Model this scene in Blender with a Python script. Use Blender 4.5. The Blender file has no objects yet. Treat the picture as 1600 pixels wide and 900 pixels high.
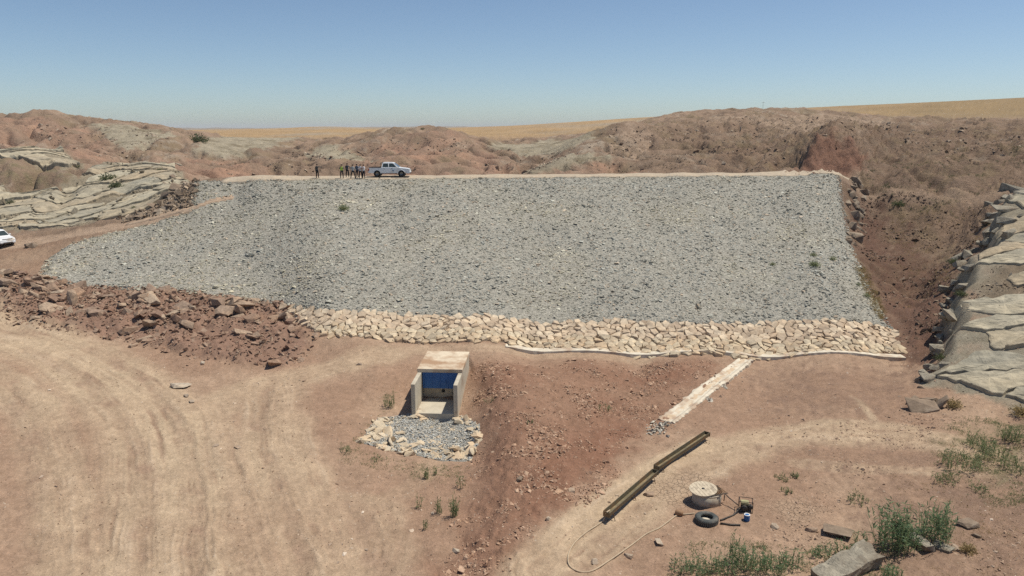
import bpy, bmesh, math, random
import numpy as np
from mathutils import Vector, Matrix, Euler

# ------------------------------------------------------------------ camera, sky, sun, exposure
SC = bpy.context.scene
COL = SC.collection
FPX, PITCH, CAMZ = 1142.0, math.radians(12.34), 18.7      # focal length in photo pixels, tilt, height
cam_data = bpy.data.cameras.new('camera')
cam_data.sensor_width = 36.0
cam_data.lens = 36.0 * FPX / 1600.0
cam_data.clip_start, cam_data.clip_end = 0.5, 30000.0
cam = bpy.data.objects.new('camera', cam_data)
COL.objects.link(cam)
cam.location = (0, 0, CAMZ)
cam.rotation_euler = (math.pi / 2 - PITCH, 0, 0)
SC.camera = cam

SUNDIR = Vector((0.42, 0.11, 1.0)).normalized()
world = bpy.data.worlds.new('World')
SC.world = world
world.use_nodes = True
wn = world.node_tree.nodes
wl = world.node_tree.links
wn.clear()
sky = wn.new('ShaderNodeTexSky')
sky.sky_type = 'NISHITA'
sky.sun_disc = False
sky.sun_elevation = math.asin(SUNDIR.z)
sky.sun_rotation = math.atan2(SUNDIR.x, SUNDIR.y)
sky.altitude = 3000
sky.air_density = 1.0
sky.dust_density = 6.0
sky.ozone_density = 0.6
bg = wn.new('ShaderNodeBackground')
bg.inputs['Strength'].default_value = 0.097
wo = wn.new('ShaderNodeOutputWorld')
sky_tint = wn.new('ShaderNodeMix'); sky_tint.data_type = 'RGBA'; sky_tint.blend_type = 'MULTIPLY'      # even tint multiplied into the sky colour
sky_tint.inputs[0].default_value = 1.0; sky_tint.inputs[7].default_value = (.98, 1.05, 1.075, 1)
wl.new(sky.outputs[0], sky_tint.inputs[6])
wl.new(sky_tint.outputs[2], bg.inputs['Color'])
wl.new(bg.outputs[0], wo.inputs['Surface'])

sun_data = bpy.data.lights.new('sun', 'SUN')
sun_data.energy = 4.8
sun_data.angle = math.radians(0.53)
sun_data.color = (1.0, 0.935, 0.81)
sun = bpy.data.objects.new('sun', sun_data)
COL.objects.link(sun)
sun.rotation_euler = (-SUNDIR).to_track_quat('-Z', 'Y').to_euler()
sun.location = (20, 10, 80)

SC.view_settings.view_transform = 'Standard'
SC.view_settings.look = 'None'
SC.view_settings.exposure = 0.0
SC.view_settings.gamma = 1.0
SC.view_settings.use_curve_mapping = False
SC.render.engine = 'CYCLES'
SC.cycles.use_denoising = False
SC.cycles.max_bounces = 5

rng = np.random.default_rng(11)
random.seed(5)

# ------------------------------------------------------------------ helpers: rays, noise, polygons
CP, SP = math.cos(PITCH), math.sin(PITCH)

def ray(u, v):
    a, b = (u - 800.0) / FPX, (v - 450.0) / FPX
    return np.array([a, CP - b * SP, -SP - b * CP])

def at_d(u, v, d):
    r = ray(u, v)
    return np.array([0, 0, CAMZ]) + r * (d / r[1])

def at_z(u, v, z):
    r = ray(u, v)
    return np.array([0, 0, CAMZ]) + r * ((z - CAMZ) / r[2])

_ang = np.random.default_rng(3).random(512 * 512) * 2 * np.pi
_GXT, _GYT = np.cos(_ang).astype(np.float32), np.sin(_ang).astype(np.float32)

def noise(x, y, seed=0):
    x = np.asarray(x, float); y = np.asarray(y, float)
    ix, iy = np.floor(x), np.floor(y)
    fx, fy = (x - ix).astype(np.float32), (y - iy).astype(np.float32)
    ix = ix.astype(np.int32) + seed * 37; iy = iy.astype(np.int32) + seed * 101
    sx, sy = fx * fx * fx * (fx * (fx * 6 - 15) + 10), fy * fy * fy * (fy * (fy * 6 - 15) + 10)
    x0, x1, y0, y1 = ix & 511, (ix + 1) & 511, (iy & 511) << 9, ((iy + 1) & 511) << 9
    def g(k, dx, dy):
        return _GXT[k] * (fx - dx) + _GYT[k] * (fy - dy)
    a, b = g(x0 + y0, 0, 0), g(x0 + y1, 0, 1)
    n0 = a + (g(x1 + y0, 1, 0) - a) * sx
    n1 = b + (g(x1 + y1, 1, 1) - b) * sx
    return ((n0 + (n1 - n0) * sy) * 1.5).astype(float)

def fbm(x, y, octs=4, seed=0, gain=0.5, lac=2.03):
    r, a = 0, 1.0
    for k in range(octs):
        r = r + a * noise(x, y, seed + 17 * k)
        x, y, a = x * lac + 3.1, y * lac - 1.7, a * gain
    return r

def ridged(x, y, octs=4, seed=0, gain=0.5):
    r, a = 0, 1.0
    for k in range(octs):
        r = r + a * (1 - 2 * np.abs(noise(x, y, seed + 31 * k)))
        x, y, a = x * 2.07 + 1.3, y * 2.07 + 4.7, a * gain
    return r

def plates(x, y, seed=0):
    """irregular cells: distance to the cell edge, random value per cell, offset inside the cell"""
    ix, iy = np.floor(x).astype(np.int32), np.floor(y).astype(np.int32)
    f1 = np.full(x.shape, 9.0); f2 = np.full(x.shape, 9.0); cid = np.zeros(x.shape, np.int64); ox = np.zeros(x.shape); oy = np.zeros(x.shape)
    for dx in (-1, 0, 1):
        for dy in (-1, 0, 1):
            cx, cy = ix + dx, iy + dy
            k = ((cx + seed * 37) & 511) + (((cy + seed * 101) & 511) << 9)
            px, py = cx + .5 + .42 * _GXT[k], cy + .5 + .42 * _GYT[k]
            d = np.hypot(px - x, py - y)
            nw = d < f1
            f2 = np.where(nw, f1, np.minimum(f2, d)); f1 = np.where(nw, d, f1)
            cid = np.where(nw, k, cid); ox = np.where(nw, x - px, ox); oy = np.where(nw, y - py, oy)
    r1 = _GXT[(cid * 7 + 13) & 262143]; r2 = _GYT[(cid * 11 + 5) & 262143]; r3 = _GXT[(cid * 17 + 3) & 262143]
    return f2 - f1, r1, r2, r3, ox, oy

def track_coords(px, py, pts):
    """signed lateral distance and distance along a polyline"""
    d2 = np.full(px.shape, 1e18); lat = np.zeros(px.shape); al = np.zeros(px.shape); s0 = 0.0
    for (x0, y0), (x1, y1) in zip(pts[:-1], pts[1:]):
        ex, ey = x1 - x0, y1 - y0; L = math.hypot(ex, ey)
        t = np.clip(((px - x0) * ex + (py - y0) * ey) / (L * L + 1e-12), 0, 1)
        dx, dy = px - x0 - t * ex, py - y0 - t * ey
        q = dx * dx + dy * dy
        m = q < d2
        d2 = np.where(m, q, d2); lat = np.where(m, np.sign(ex * dy - ey * dx) * np.sqrt(q), lat); al = np.where(m, s0 + t * L, al)
        s0 += L
    return lat, al

def sstep(a, b, x):
    t = np.clip((x - a) / (b - a), 0, 1)
    return t * t * (3 - 2 * t)

def poly_sd(px, py, poly):
    """signed distance to a closed polygon, positive inside"""
    d2 = np.full(px.shape, 1e18)
    ins = np.zeros(px.shape, bool)
    n = len(poly)
    for i in range(n):
        x0, y0 = poly[i]
        x1, y1 = poly[(i + 1) % n]
        ex, ey = x1 - x0, y1 - y0
        t = np.clip(((px - x0) * ex + (py - y0) * ey) / (ex * ex + ey * ey + 1e-12), 0, 1)
        d2 = np.minimum(d2, (px - x0 - t * ex) ** 2 + (py - y0 - t * ey) ** 2)
        if y0 != y1:
            c = (y0 > py) != (y1 > py)
            ins ^= c & (px < ex * (py - y0) / ey + x0)
    return np.where(ins, 1, -1) * np.sqrt(d2)

def line_dist(px, py, pts):
    d2 = np.full(px.shape, 1e18)
    for (x0, y0), (x1, y1) in zip(pts[:-1], pts[1:]):
        ex, ey = x1 - x0, y1 - y0
        t = np.clip(((px - x0) * ex + (py - y0) * ey) / (ex * ex + ey * ey + 1e-12), 0, 1)
        d2 = np.minimum(d2, (px - x0 - t * ex) ** 2 + (py - y0 - t * ey) ** 2)
    return np.sqrt(d2)

# ------------------------------------------------------------------ the lie of the land: control heights, smooth spline between them
CREST_Z = 12.4
P_R, P_C, T_R = at_z(1310, 274, CREST_Z), at_z(430, 281, CREST_Z), at_z(1410, 555, 0.0)
_n = np.cross(P_C - P_R, T_R - P_R)
_n = _n / _n[2]

def at_plane(u, v):
    r = ray(u, v)
    o = np.array([0, 0, CAMZ])
    return o + r * (np.dot(_n, P_R - o) / np.dot(_n, r))

CTRL = []
def cz(z_list, v):
    for u, z in z_list:
        CTRL.append(at_z(u, v, z))
def cd(*pts):
    for u, v, d in pts:
        CTRL.append(at_d(u, v, d))

cz([(-400, 1.2), (-150, .7), (100, .3), (400, .1), (700, -.05), (1000, -.1), (1300, .1), (1600, .4), (1900, 1.2)], 960)
cz([(-400, 1.6), (-150, 1.0), (0, .6), (300, .3), (500, .1), (700, -.2), (850, .15), (1000, .0), (1200, .0), (1400, .1), (1600, .5), (1850, 1.6)], 790)
cz([(-400, 2.2), (-150, 1.4), (0, .9), (200, .7), (400, .5), (520, .35), (565, .0), (660, -.3), (745, -.25), (785, .4), (900, .3), (1100, .1), (1300, .1), (1500, .4), (1700, 1.4)], 705)
cz([(-300, 2.3), (0, 1.3), (200, 1.0), (400, .7), (530, .7), (590, .2), (640, .0), (725, .0), (770, .75), (900, .5), (1100, .2), (1300, .15), (1420, .25)], 645)
cz([(-300, 2.8), (0, 1.8), (150, 1.4), (300, 1.0), (450, .85), (590, .95), (760, 1.15), (900, .7), (1100, .3), (1300, .2), (1430, .3)], 592)
for u, v, z in [(500, 548, 1.1), (600, 548, 1.25), (720, 548, 1.2), (830, 551, .65), (1000, 556, .3), (1200, 560, .05), (1400, 560, .05)]:
    CTRL.append(at_z(u, v, z))
for u, v, z in [(-250, 490, 3.2), (0, 500, 2.3), (200, 532, 1.6), (480, 572, .8)]:
    CTRL.append(at_z(u, v, z))
cd((-250, 432, 74), (0, 440, 70.5), (200, 480, 65.5), (400, 500, 62.8), (450, 487, 64.5))
# dam: crest, face, left ramp
def crest_at(u):
    return at_z(u, 281 - 7.0 * (u - 430) / 880.0, CREST_Z)
CREST = [at_d(300, 285, 94.0), at_d(345, 283.4, 93.0)] + [crest_at(u) for u in (400, 430, 480, 540, 600, 660, 720, 780, 840, 900, 960, 1020, 1080, 1140, 1200, 1255, 1310)]
for c in CREST:
    CTRL.append(c)
    CTRL.append(c + np.array([0, 5.5, 0.05]))
    CTRL.append(c + np.array([0, 16, -2.6]))
for u, v in [(600, 330), (800, 330), (1000, 330), (1200, 330), (1305, 330), (480, 340), (480, 400), (700, 400), (950, 400), (1200, 400), (1325, 400),
             (500, 455), (700, 455), (950, 455), (1200, 455), (1350, 455), (500, 495), (620, 515), (800, 520), (1000, 525), (1200, 530), (1390, 535)]:
    CTRL.append(at_plane(u, v))
cd((430, 293, 90.2), (365, 309, 89), (300, 330, 86.5), (150, 364, 85), (30, 384, 83), (-120, 404, 82))
cd((60, 433, 72), (150, 443, 71), (300, 452, 69.2), (420, 470, 67))
cd((200, 400, 77), (350, 385, 78))
# left abutment and hills
cd((0, 350, 95), (100, 348, 94.5), (200, 334, 94), (290, 292, 101), (-200, 352, 95), (0, 308, 108), (100, 300, 111), (200, 308, 105), (-200, 300, 112),
   (0, 252, 128), (-250, 248, 128), (70, 240, 134), (150, 262, 125), (230, 262, 122), (270, 272, 115), (320, 280, 112))
cd((0, 238, 160), (100, 230, 178), (190, 252, 150), (200, 216, 192), (-250, 235, 165), (-250, 172, 232), (0, 178.5, 232), (60, 181, 232), (120, 186, 230), (200, 192, 225), (235, 199, 216), (285, 211, 206),
   (0, 192, 330), (120, 197, 320), (250, 213, 290), (-250, 188, 330))
cd((297, 231, 170), (260, 252, 150), (330, 262, 142), (340, 236, 172), (400, 256, 150), (400, 216, 300), (330, 216, 300), (510, 227, 198), (475, 250, 160), (440, 275, 130), (350, 276, 128), (455, 238, 190))
cd((430, 201.5, 800), (520, 196.5, 800), (600, 202, 800), (300, 205, 800), (150, 205, 800), (430, 210, 420), (550, 210, 420))
cd((660, 204, 190), (620, 212, 186), (590, 228, 178), (555, 246, 164), (710, 214, 186), (745, 228, 180), (790, 250, 160), (820, 268, 138), (660, 248, 152), (660, 274, 127), (560, 275, 127), (760, 275, 127), (660, 216, 245), (740, 222, 240))
cd((830, 250, 162), (850, 226, 225), (770, 222, 225), (850, 212, 360), (750, 212, 360), (700, 200, 900), (750, 198.5, 850), (850, 193.5, 750), (920, 189, 720), (960, 186, 700))
# right hills
cd((985, 193, 172), (950, 204, 164), (1030, 203, 176), (925, 217, 155), (870, 246, 140), (825, 269, 126), (985, 231, 148), (900, 271, 124), (1000, 269, 122), (1100, 269, 121), (1200, 268, 120),
   (1100, 226, 150), (1200, 218, 152), (1100, 196, 185), (1180, 196, 190), (1040, 190, 240), (985, 203, 215), (1060, 178, 262), (1130, 174.5, 262), (1190, 170.5, 260), (1215, 168.5, 255), (1280, 173, 255), (1340, 181, 240), (1200, 181, 340), (1080, 186, 340))
cd((1300, 207, 118), (1335, 224, 116), (1345, 240, 115), (1262, 233, 117), (1232, 262, 113), (1300, 266, 111.5), (1345, 261, 111), (1245, 272, 110), (1290, 201, 135))
cd((1400, 250, 116), (1500, 250, 113), (1600, 250, 108), (1800, 240, 108), (1400, 215, 150), (1600, 206, 155), (1500, 205, 160), (1450, 191, 192), (1560, 189, 200), (1750, 183, 200), (1450, 190, 240), (1600, 189, 250),
   (1280, 170, 500), (1400, 164.5, 520), (1500, 160, 520), (1600, 155, 520), (1800, 147, 520), (1300, 181, 330), (1450, 184, 330), (1600, 186, 330), (1800, 184, 330), (1400, 172, 900), (1600, 168, 900))
cd((1345, 300, 101), (1400, 301, 98.5), (1500, 303, 95), (1600, 306, 91), (1800, 305, 90), (1345, 345, 94), (1400, 340, 94), (1500, 350, 91), (1365, 400, 83), (1420, 400, 83), (1395, 460, 71.5), (1440, 460, 72),
   (1430, 520, 62), (1450, 555, 57.5), (1485, 430, 71), (1468, 485, 64), (1530, 372, 78), (1555, 325, 86))
cz([(1470, .35), (1600, .9), (1750, 2.0)], 640)
cz([(1520, 1.2), (1650, 2.6), (1800, 4.0)], 590)
# the far plain
for u in (-700, -300, 0, 300, 560, 800, 1000, 1300, 1600, 1900, 2300):
    CTRL.append(at_d(u, 203.5, 1700)); CTRL.append(at_d(u, 202, 5000)); CTRL.append(at_d(u, 202, 14000))
cd((620, 198.5, 2900), (700, 198, 2900), (780, 199, 2900), (360, 201, 2600), (470, 202.3, 2600))
CTRL = np.array(CTRL)

def warp(x, y):
    y = np.maximum(y, 4.0)
    return np.stack([2.0 * x / y, np.log(y)], -1)

_P = warp(CTRL[:, 0], CTRL[:, 1])
def _phi(r2):
    return np.where(r2 > 1e-14, 0.5 * r2 * np.log(np.maximum(r2, 1e-14)), 0.0)
_N = len(_P)
_K = _phi(((_P[:, None, :] - _P[None]) ** 2).sum(-1)) + np.eye(_N) * 2e-5
_A = np.zeros((_N + 3, _N + 3))
_A[:_N, :_N] = _K
_A[:_N, _N] = 1; _A[:_N, _N + 1:] = _P
_A[_N, :_N] = 1; _A[_N + 1:, :_N] = _P.T
# interpolate height in units of viewing distance so far hills do not ring into near ground
_W = np.linalg.solve(_A, np.concatenate([(CTRL[:, 2] - CAMZ) / CTRL[:, 1], np.zeros(3)]))

def base_h(x, y):
    x = np.asarray(x, float); y = np.asarray(y, float)
    sh = x.shape
    q = warp(x.ravel(), y.ravel())
    out = np.empty(len(q))
    for i in range(0, len(q), 20000):
        p = q[i:i + 20000]
        r2 = ((p[:, None, 0] - _P[None, :, 0]) ** 2) + ((p[:, None, 1] - _P[None, :, 1]) ** 2)
        out[i:i + 20000] = (0.5 * r2 * np.log(r2 + 1e-14)) @ _W[:_N] + _W[_N] + p @ _W[_N + 1:]
    return (CAMZ + out * np.maximum(y.ravel(), 4.0)).reshape(sh)

_DS = np.exp(np.linspace(math.log(16), math.log(900), 700))
def g(u, v, surf=base_h):
    """where the sight line of photo pixel (u, v) meets the land"""
    r = ray(u, v)
    x, z = r[0] / r[1] * _DS, CAMZ + r[2] / r[1] * _DS
    h = surf(x, _DS)
    k = np.argmax(z < h)
    if k == 0:
        k = len(_DS) - 1
    t = (z[k - 1] - h[k - 1]) / ((z[k - 1] - h[k - 1]) - (z[k] - h[k]) + 1e-9)
    d = _DS[k - 1] + t * (_DS[k] - _DS[k - 1])
    return np.array([r[0] / r[1] * d, d, surf(np.array([r[0] / r[1] * d]), np.array([d]))[0]])

def gpoly(pts):
    return [tuple(g(u, v)[:2]) for u, v in pts]

def wpoly(poly):
    q = warp(np.array([p[0] for p in poly]), np.array([p[1] for p in poly]))
    return [tuple(p) for p in q]

# ------------------------------------------------------------------ outlines of the different grounds (world plan, from sight lines)
GRAVEL = gpoly([(62, 431), (78, 402), (112, 381), (200, 358), (300, 331)]) + \
    [tuple(CREST[0][:2])] + [tuple(c[:2]) for c in CREST[1:]] + gpoly([(1318, 330), (1334, 400), (1358, 455), (1392, 513), (1100, 508), (800, 501), (500, 489), (430, 474), (250, 453), (120, 447)])
RIPRAP = gpoly([(430, 473), (500, 488), (800, 500), (1100, 507), (1392, 512), (1412, 552), (1250, 556), (1100, 555), (830, 546), (650, 538), (510, 526), (470, 505)])
RUBBLE = gpoly([(-130, 425), (30, 432), (70, 438), (130, 449), (250, 455), (430, 476), (470, 505), (490, 540), (440, 574), (330, 562), (200, 532), (100, 517), (0, 499), (-130, 480)])
RAMP = [tuple(CREST[3][:2] + np.array([1.5, 1.0]))] + gpoly([(365, 308), (300, 327), (200, 350), (100, 370), (20, 383), (-80, 400), (-200, 418)])
CLODS = gpoly([(745, 580), (900, 565), (1140, 566), (1060, 640), (990, 700), (930, 770), (850, 830), (780, 900), (690, 905), (730, 780), (760, 680)])
APRON = gpoly([(562, 690), (590, 655), (640, 648), (720, 650), (750, 660), (748, 690), (735, 716), (690, 718), (620, 706)])
W_ = lambda pts: wpoly(gpoly(pts))
ROCK_L = [gpoly([(0, 292), (40, 305), (90, 300), (135, 265), (180, 252), (250, 254), (275, 263), (298, 278), (292, 300), (250, 318), (180, 338), (60, 357), (0, 364), (-200, 370), (-200, 285)]),
          gpoly([(-40, 236), (70, 233), (125, 256), (100, 263), (20, 252), (-40, 256)])]
Z_ROCK = [wpoly(ROCK_L[0]), wpoly(ROCK_L[1]),
          W_([(140, 191), (200, 193), (240, 202), (284, 214), (200, 236), (180, 226)]),
          W_([(300, 233), (400, 212), (470, 216), (425, 232), (350, 243)]),
          W_([(480, 240), (500, 227), (520, 226), (575, 242), (590, 262), (560, 252)]),
          W_([(815, 262), (870, 242), (960, 241), (900, 251), (830, 271)]),
          W_([(760, 228), (860, 216), (930, 212), (890, 230), (800, 236)])]
Z_RED = [W_([(-200, 178), (0, 182), (120, 190), (170, 225), (185, 252), (150, 254), (60, 234), (-200, 230)]),
         W_([(225, 252), (260, 245), (297, 231), (360, 250), (430, 265), (440, 280), (300, 283)]),
         W_([(555, 235), (660, 205), (760, 226), (830, 270), (560, 276)]),
         W_([(835, 270), (900, 252), (990, 244), (1010, 272)]),
         W_([(1215, 272), (1262, 235), (1300, 207), (1345, 240), (1350, 272)])]
Z_OLIVE = [W_([(-60, 255), (40, 252), (110, 264), (150, 284), (100, 296), (40, 290), (-60, 280)]),
           W_([(130, 292), (190, 295), (190, 320), (120, 322)]),
           W_([(1345, 410), (1440, 360), (1510, 390), (1440, 470), (1390, 480)]),
           W_([(1340, 420), (1352, 420), (1380, 490), (1370, 500)]),
           W_([(1460, 690), (1600, 640), (1700, 640), (1700, 740), (1560, 760)])]
Z_CUT = [W_([(1225, 270), (1262, 236), (1300, 208), (1335, 226), (1348, 245), (1350, 262), (1290, 270)])]
Z_BARE = [W_([(1180, 192), (1290, 178), (1400, 188), (1345, 203), (1250, 214)]), W_([(975, 195), (1000, 198), (1012, 215), (1000, 236), (960, 228)]), W_([(1100, 184), (1190, 178), (1180, 188), (1100, 194)]), W_([(700, 222), (740, 224), (730, 234), (700, 230)]), W_([(1308, 275), (1345, 264), (1352, 266), (1335, 280)])]
Z_DARK = [W_([(1390, 745), (1600, 700), (1750, 720), (1750, 905), (1390, 905), (1330, 840)]), W_([(1180, 585), (1420, 580), (1430, 640), (1300, 650), (1200, 640)]), W_([(1230, 705), (1480, 700), (1440, 730), (1260, 730)])]
Z_GULLY = [W_([(1335, 395), (1420, 360), (1490, 420), (1480, 560), (1420, 575), (1395, 520)]), W_([(1330, 300), (1380, 330), (1400, 400), (1340, 395)])]
PALE = [  # dusty vehicle tracks: line, half width (m), strength
    ([(-60, 500), (60, 535), (160, 585), (235, 660), (265, 760), (250, 900)], 3.4, 1.0),
    ([(-60, 560), (40, 620), (90, 720), (100, 900)], 1.6, .8),
    ([(600, 556), (500, 580), (420, 600), (350, 625), (300, 660)], 1.9, .7),
    ([(420, 600), (430, 700), (470, 800), (520, 900)], 2.2, .75),
    ([(330, 640), (350, 760), (400, 900)], 1.6, .6),
    ([(380, 800), (560, 790), (600, 860), (560, 905)], 1.6, .6),
    ([(1600, 725), (1450, 690), (1330, 680), (1200, 690), (1090, 730), (1000, 780), (900, 850), (840, 900)], 1.7, .85),
    ([(1100, 690), (1020, 735), (930, 800), (860, 860)], .9, .9),
    ([(1170, 680), (1300, 665), (1420, 670)], 1.0, .9),
    ([(560, 550), (700, 545), (850, 556), (1000, 562)], .9, .45),
    ([(1330, 620), (1352, 640), (1368, 662)], .28, 1.0),
    ([(1560, 740), (1400, 735), (1250, 725)], .7, .6),
    ([(700, 700), (640, 760), (560, 800)], .8, .3),
]
def curve(pts, k=6):
    p = [np.array(q, float) for q in pts]; p = [2 * p[0] - p[1]] + p + [2 * p[-1] - p[-2]]
    o = []
    for i in range(1, len(p) - 2):
        for j in range(k):
            f = j / k
            o.append(tuple(.5 * (2 * p[i] + (p[i + 1] - p[i - 1]) * f + (2 * p[i - 1] - 5 * p[i] + 4 * p[i + 1] - p[i + 2]) * f * f + (3 * p[i] - p[i - 1] - 3 * p[i + 1] + p[i + 2]) * f ** 3)))
    o.append(tuple(p[-2]))
    return o
PALE = [(curve(gpoly(l), 4), w, s) for l, w, s in PALE]
DARKT = [(curve(gpoly(l), 4), w) for l, w in [([(40, 545), (120, 590), (185, 650), (225, 730), (225, 820), (200, 905)], .55), ([(140, 545), (230, 600), (285, 680), (305, 780), (300, 905)], .5), ([(-20, 560), (30, 640), (55, 740), (45, 905)], .7), ([(430, 590), (400, 660), (440, 760), (480, 905)], .4), ([(1180, 700), (1300, 712), (1450, 720)], .5), ([(1120, 720), (1040, 770), (960, 830), (900, 905)], .35), ([(520, 700), (560, 790), (600, 905)], .6)]]
BANK = curve(gpoly([(742, 588), (762, 650), (768, 710), (752, 780), (738, 840), (735, 905)]), 4)
PATH_R = gpoly([(1335, 292), (1420, 300), (1500, 303), (1600, 304), (1800, 306)])
MUD = [gpoly([(1020, 765), (1060, 738), (1110, 742), (1090, 785), (1045, 790)]), gpoly([(1200, 790), (1250, 775), (1290, 795), (1240, 825)])]
# the tilted sandstone slab on the right
_sa, _sb, _sc = at_z(1448, 614, .25), at_d(1600, 296, 75), at_z(1700, 645, 1.5)
_sn = np.cross(_sb - _sa, _sc - _sa); _sn = _sn / _sn[2]
def slab_z(x, y):
    return _sa[2] - (_sn[0] * (x - _sa[0]) + _sn[1] * (y - _sa[1]))
def on_slab(u, v):
    r = ray(u, v); o = np.array([0, 0, CAMZ])
    return tuple((o + r * (np.dot(_sn, _sa - o) / np.dot(_sn, r)))[:2])
SLAB = [on_slab(*p) for p in [(1446, 600), (1450, 580), (1478, 560), (1474, 528), (1492, 505), (1486, 462), (1510, 440), (1514, 418), (1500, 396), (1548, 378), (1552, 345), (1566, 302), (1600, 292), (1760, 285), (1800, 700), (1600, 690), (1500, 650)]]
SLAB_SOIL = [on_slab(*p) for p in [(1520, 470), (1560, 420), (1640, 380), (1800, 370), (1800, 470), (1600, 478)]]

def bbox_eval(x, y, poly, pad, fn, default):
    """evaluate fn only near the polygon"""
    out = np.full(x.shape, default, float)
    p = np.array(poly)
    m = (x > p[:, 0].min() - pad) & (x < p[:, 0].max() + pad) & (y > p[:, 1].min() - pad) & (y < p[:, 1].max() + pad)
    if m.any():
        out[m] = fn(x[m], y[m])
    return out

def sd_of(x, y, poly, pad=4.0):
    return bbox_eval(x, y, poly, pad, lambda a, b: poly_sd(a, b, poly), -pad)

def zone(wx, wy, polys, feather=.02, nz=0):
    out = np.zeros(wx.shape)
    for p in polys:
        d = bbox_eval(wx, wy, p, .15, lambda a, b: poly_sd(a, b, p), -.15)
        out = np.maximum(out, sstep(-feather, feather, d + nz))
    return out

# rain-carved gullies: water is let run down the hills and cuts where it gathers
EX0, EY0, ES = -215.0, 84.0, .62
ENX, ENY = 700, 400
_ex, _ey = np.meshgrid(EX0 + ES * np.arange(ENX), EY0 + ES * np.arange(ENY))
def _coarse(k):
    xs, ysl = EX0 + ES * k * np.arange(ENX // k + 3), EY0 + ES * k * np.arange(ENY // k + 3)
    X, Y = np.meshgrid(xs, ysl)
    return upsample(upsample(base_h(X, Y), k, ENY, 0), k, ENX, 1)
def upsample(c, k, n, axis):
    """Catmull-Rom along one axis: coarse samples every k steps -> n samples"""
    c = np.moveaxis(c, axis, 0)
    t = np.arange(n) / k; i = np.minimum(t.astype(int), len(c) - 2); f = (t - i).reshape((-1,) + (1,) * (c.ndim - 1))
    p0, p1, p2, p3 = c[np.maximum(i - 1, 0)], c[i], c[i + 1], c[np.minimum(i + 2, len(c) - 1)]
    r = .5 * (2 * p1 + (p2 - p0) * f + (2 * p0 - 5 * p1 + 4 * p2 - p3) * f ** 2 + (3 * p1 - p0 - 3 * p2 + p3) * f ** 3)
    return np.moveaxis(r, 0, axis)
def blur(a):
    a = (np.roll(a, 1, 0) + 2 * a + np.roll(a, -1, 0)) / 4
    return (np.roll(a, 1, 1) + 2 * a + np.roll(a, -1, 1)) / 4
_eb = _coarse(4)
_ez = _eb + 1.5 * fbm(_ex / 26, _ey / 26, 4, 6) + .8 * (ridged(_ex / 17, _ey / 17, 4, 7) - .5) + .3 * fbm(_ex / 3, _ey / 3, 3, 8)
_er = np.random.default_rng(77)
_acc = np.zeros_like(_ez)
for _it in range(7):
    _gy, _gx = np.gradient(blur(_ez))
    px = _er.uniform(0, ENX - 1, 70000); py = _er.uniform(0, ENY - 1, 70000); vx = np.zeros(70000); vy = np.zeros(70000)
    cnt = np.zeros(ENX * ENY)
    for _s in range(52):
        k = np.clip(py, 0, ENY - 1).astype(int) * ENX + np.clip(px, 0, ENX - 1).astype(int)
        vx = .35 * vx - _gx.ravel()[k]; vy = .35 * vy - _gy.ravel()[k]
        sp = np.hypot(vx, vy) + 1e-6
        cnt += np.bincount(k, np.minimum(sp * 6, 1.0) * (_s > 2), minlength=ENX * ENY)
        px = px + vx / sp * .9; py = py + vy / sp * .9
    c_ = blur(cnt.reshape(ENY, ENX))
    _ez = _ez - .21 * np.minimum(np.sqrt(c_) / 2.2, 2.4)
    if _it % 3 == 1: _ez = .75 * _ez + .25 * blur(_ez)
    _acc += c_
_ed = _ez - _eb
_ed = _ed - np.percentile(_ed, 84)
_ef = np.clip(np.sqrt(_acc) / 12, 0, 1.5)
def eroded(x, y):
    fx, fy = np.clip((x - EX0) / ES, 0, ENX - 1.01), np.clip((y - EY0) / ES, 0, ENY - 1.01)
    ix, iy = fx.astype(int), fy.astype(int); tx, ty_ = fx - ix, fy - iy
    def s(a): return (a[iy, ix] * (1 - tx) + a[iy, ix + 1] * tx) * (1 - ty_) + (a[iy + 1, ix] * (1 - tx) + a[iy + 1, ix + 1] * tx) * ty_
    return s(_ed), s(_ef)

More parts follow.
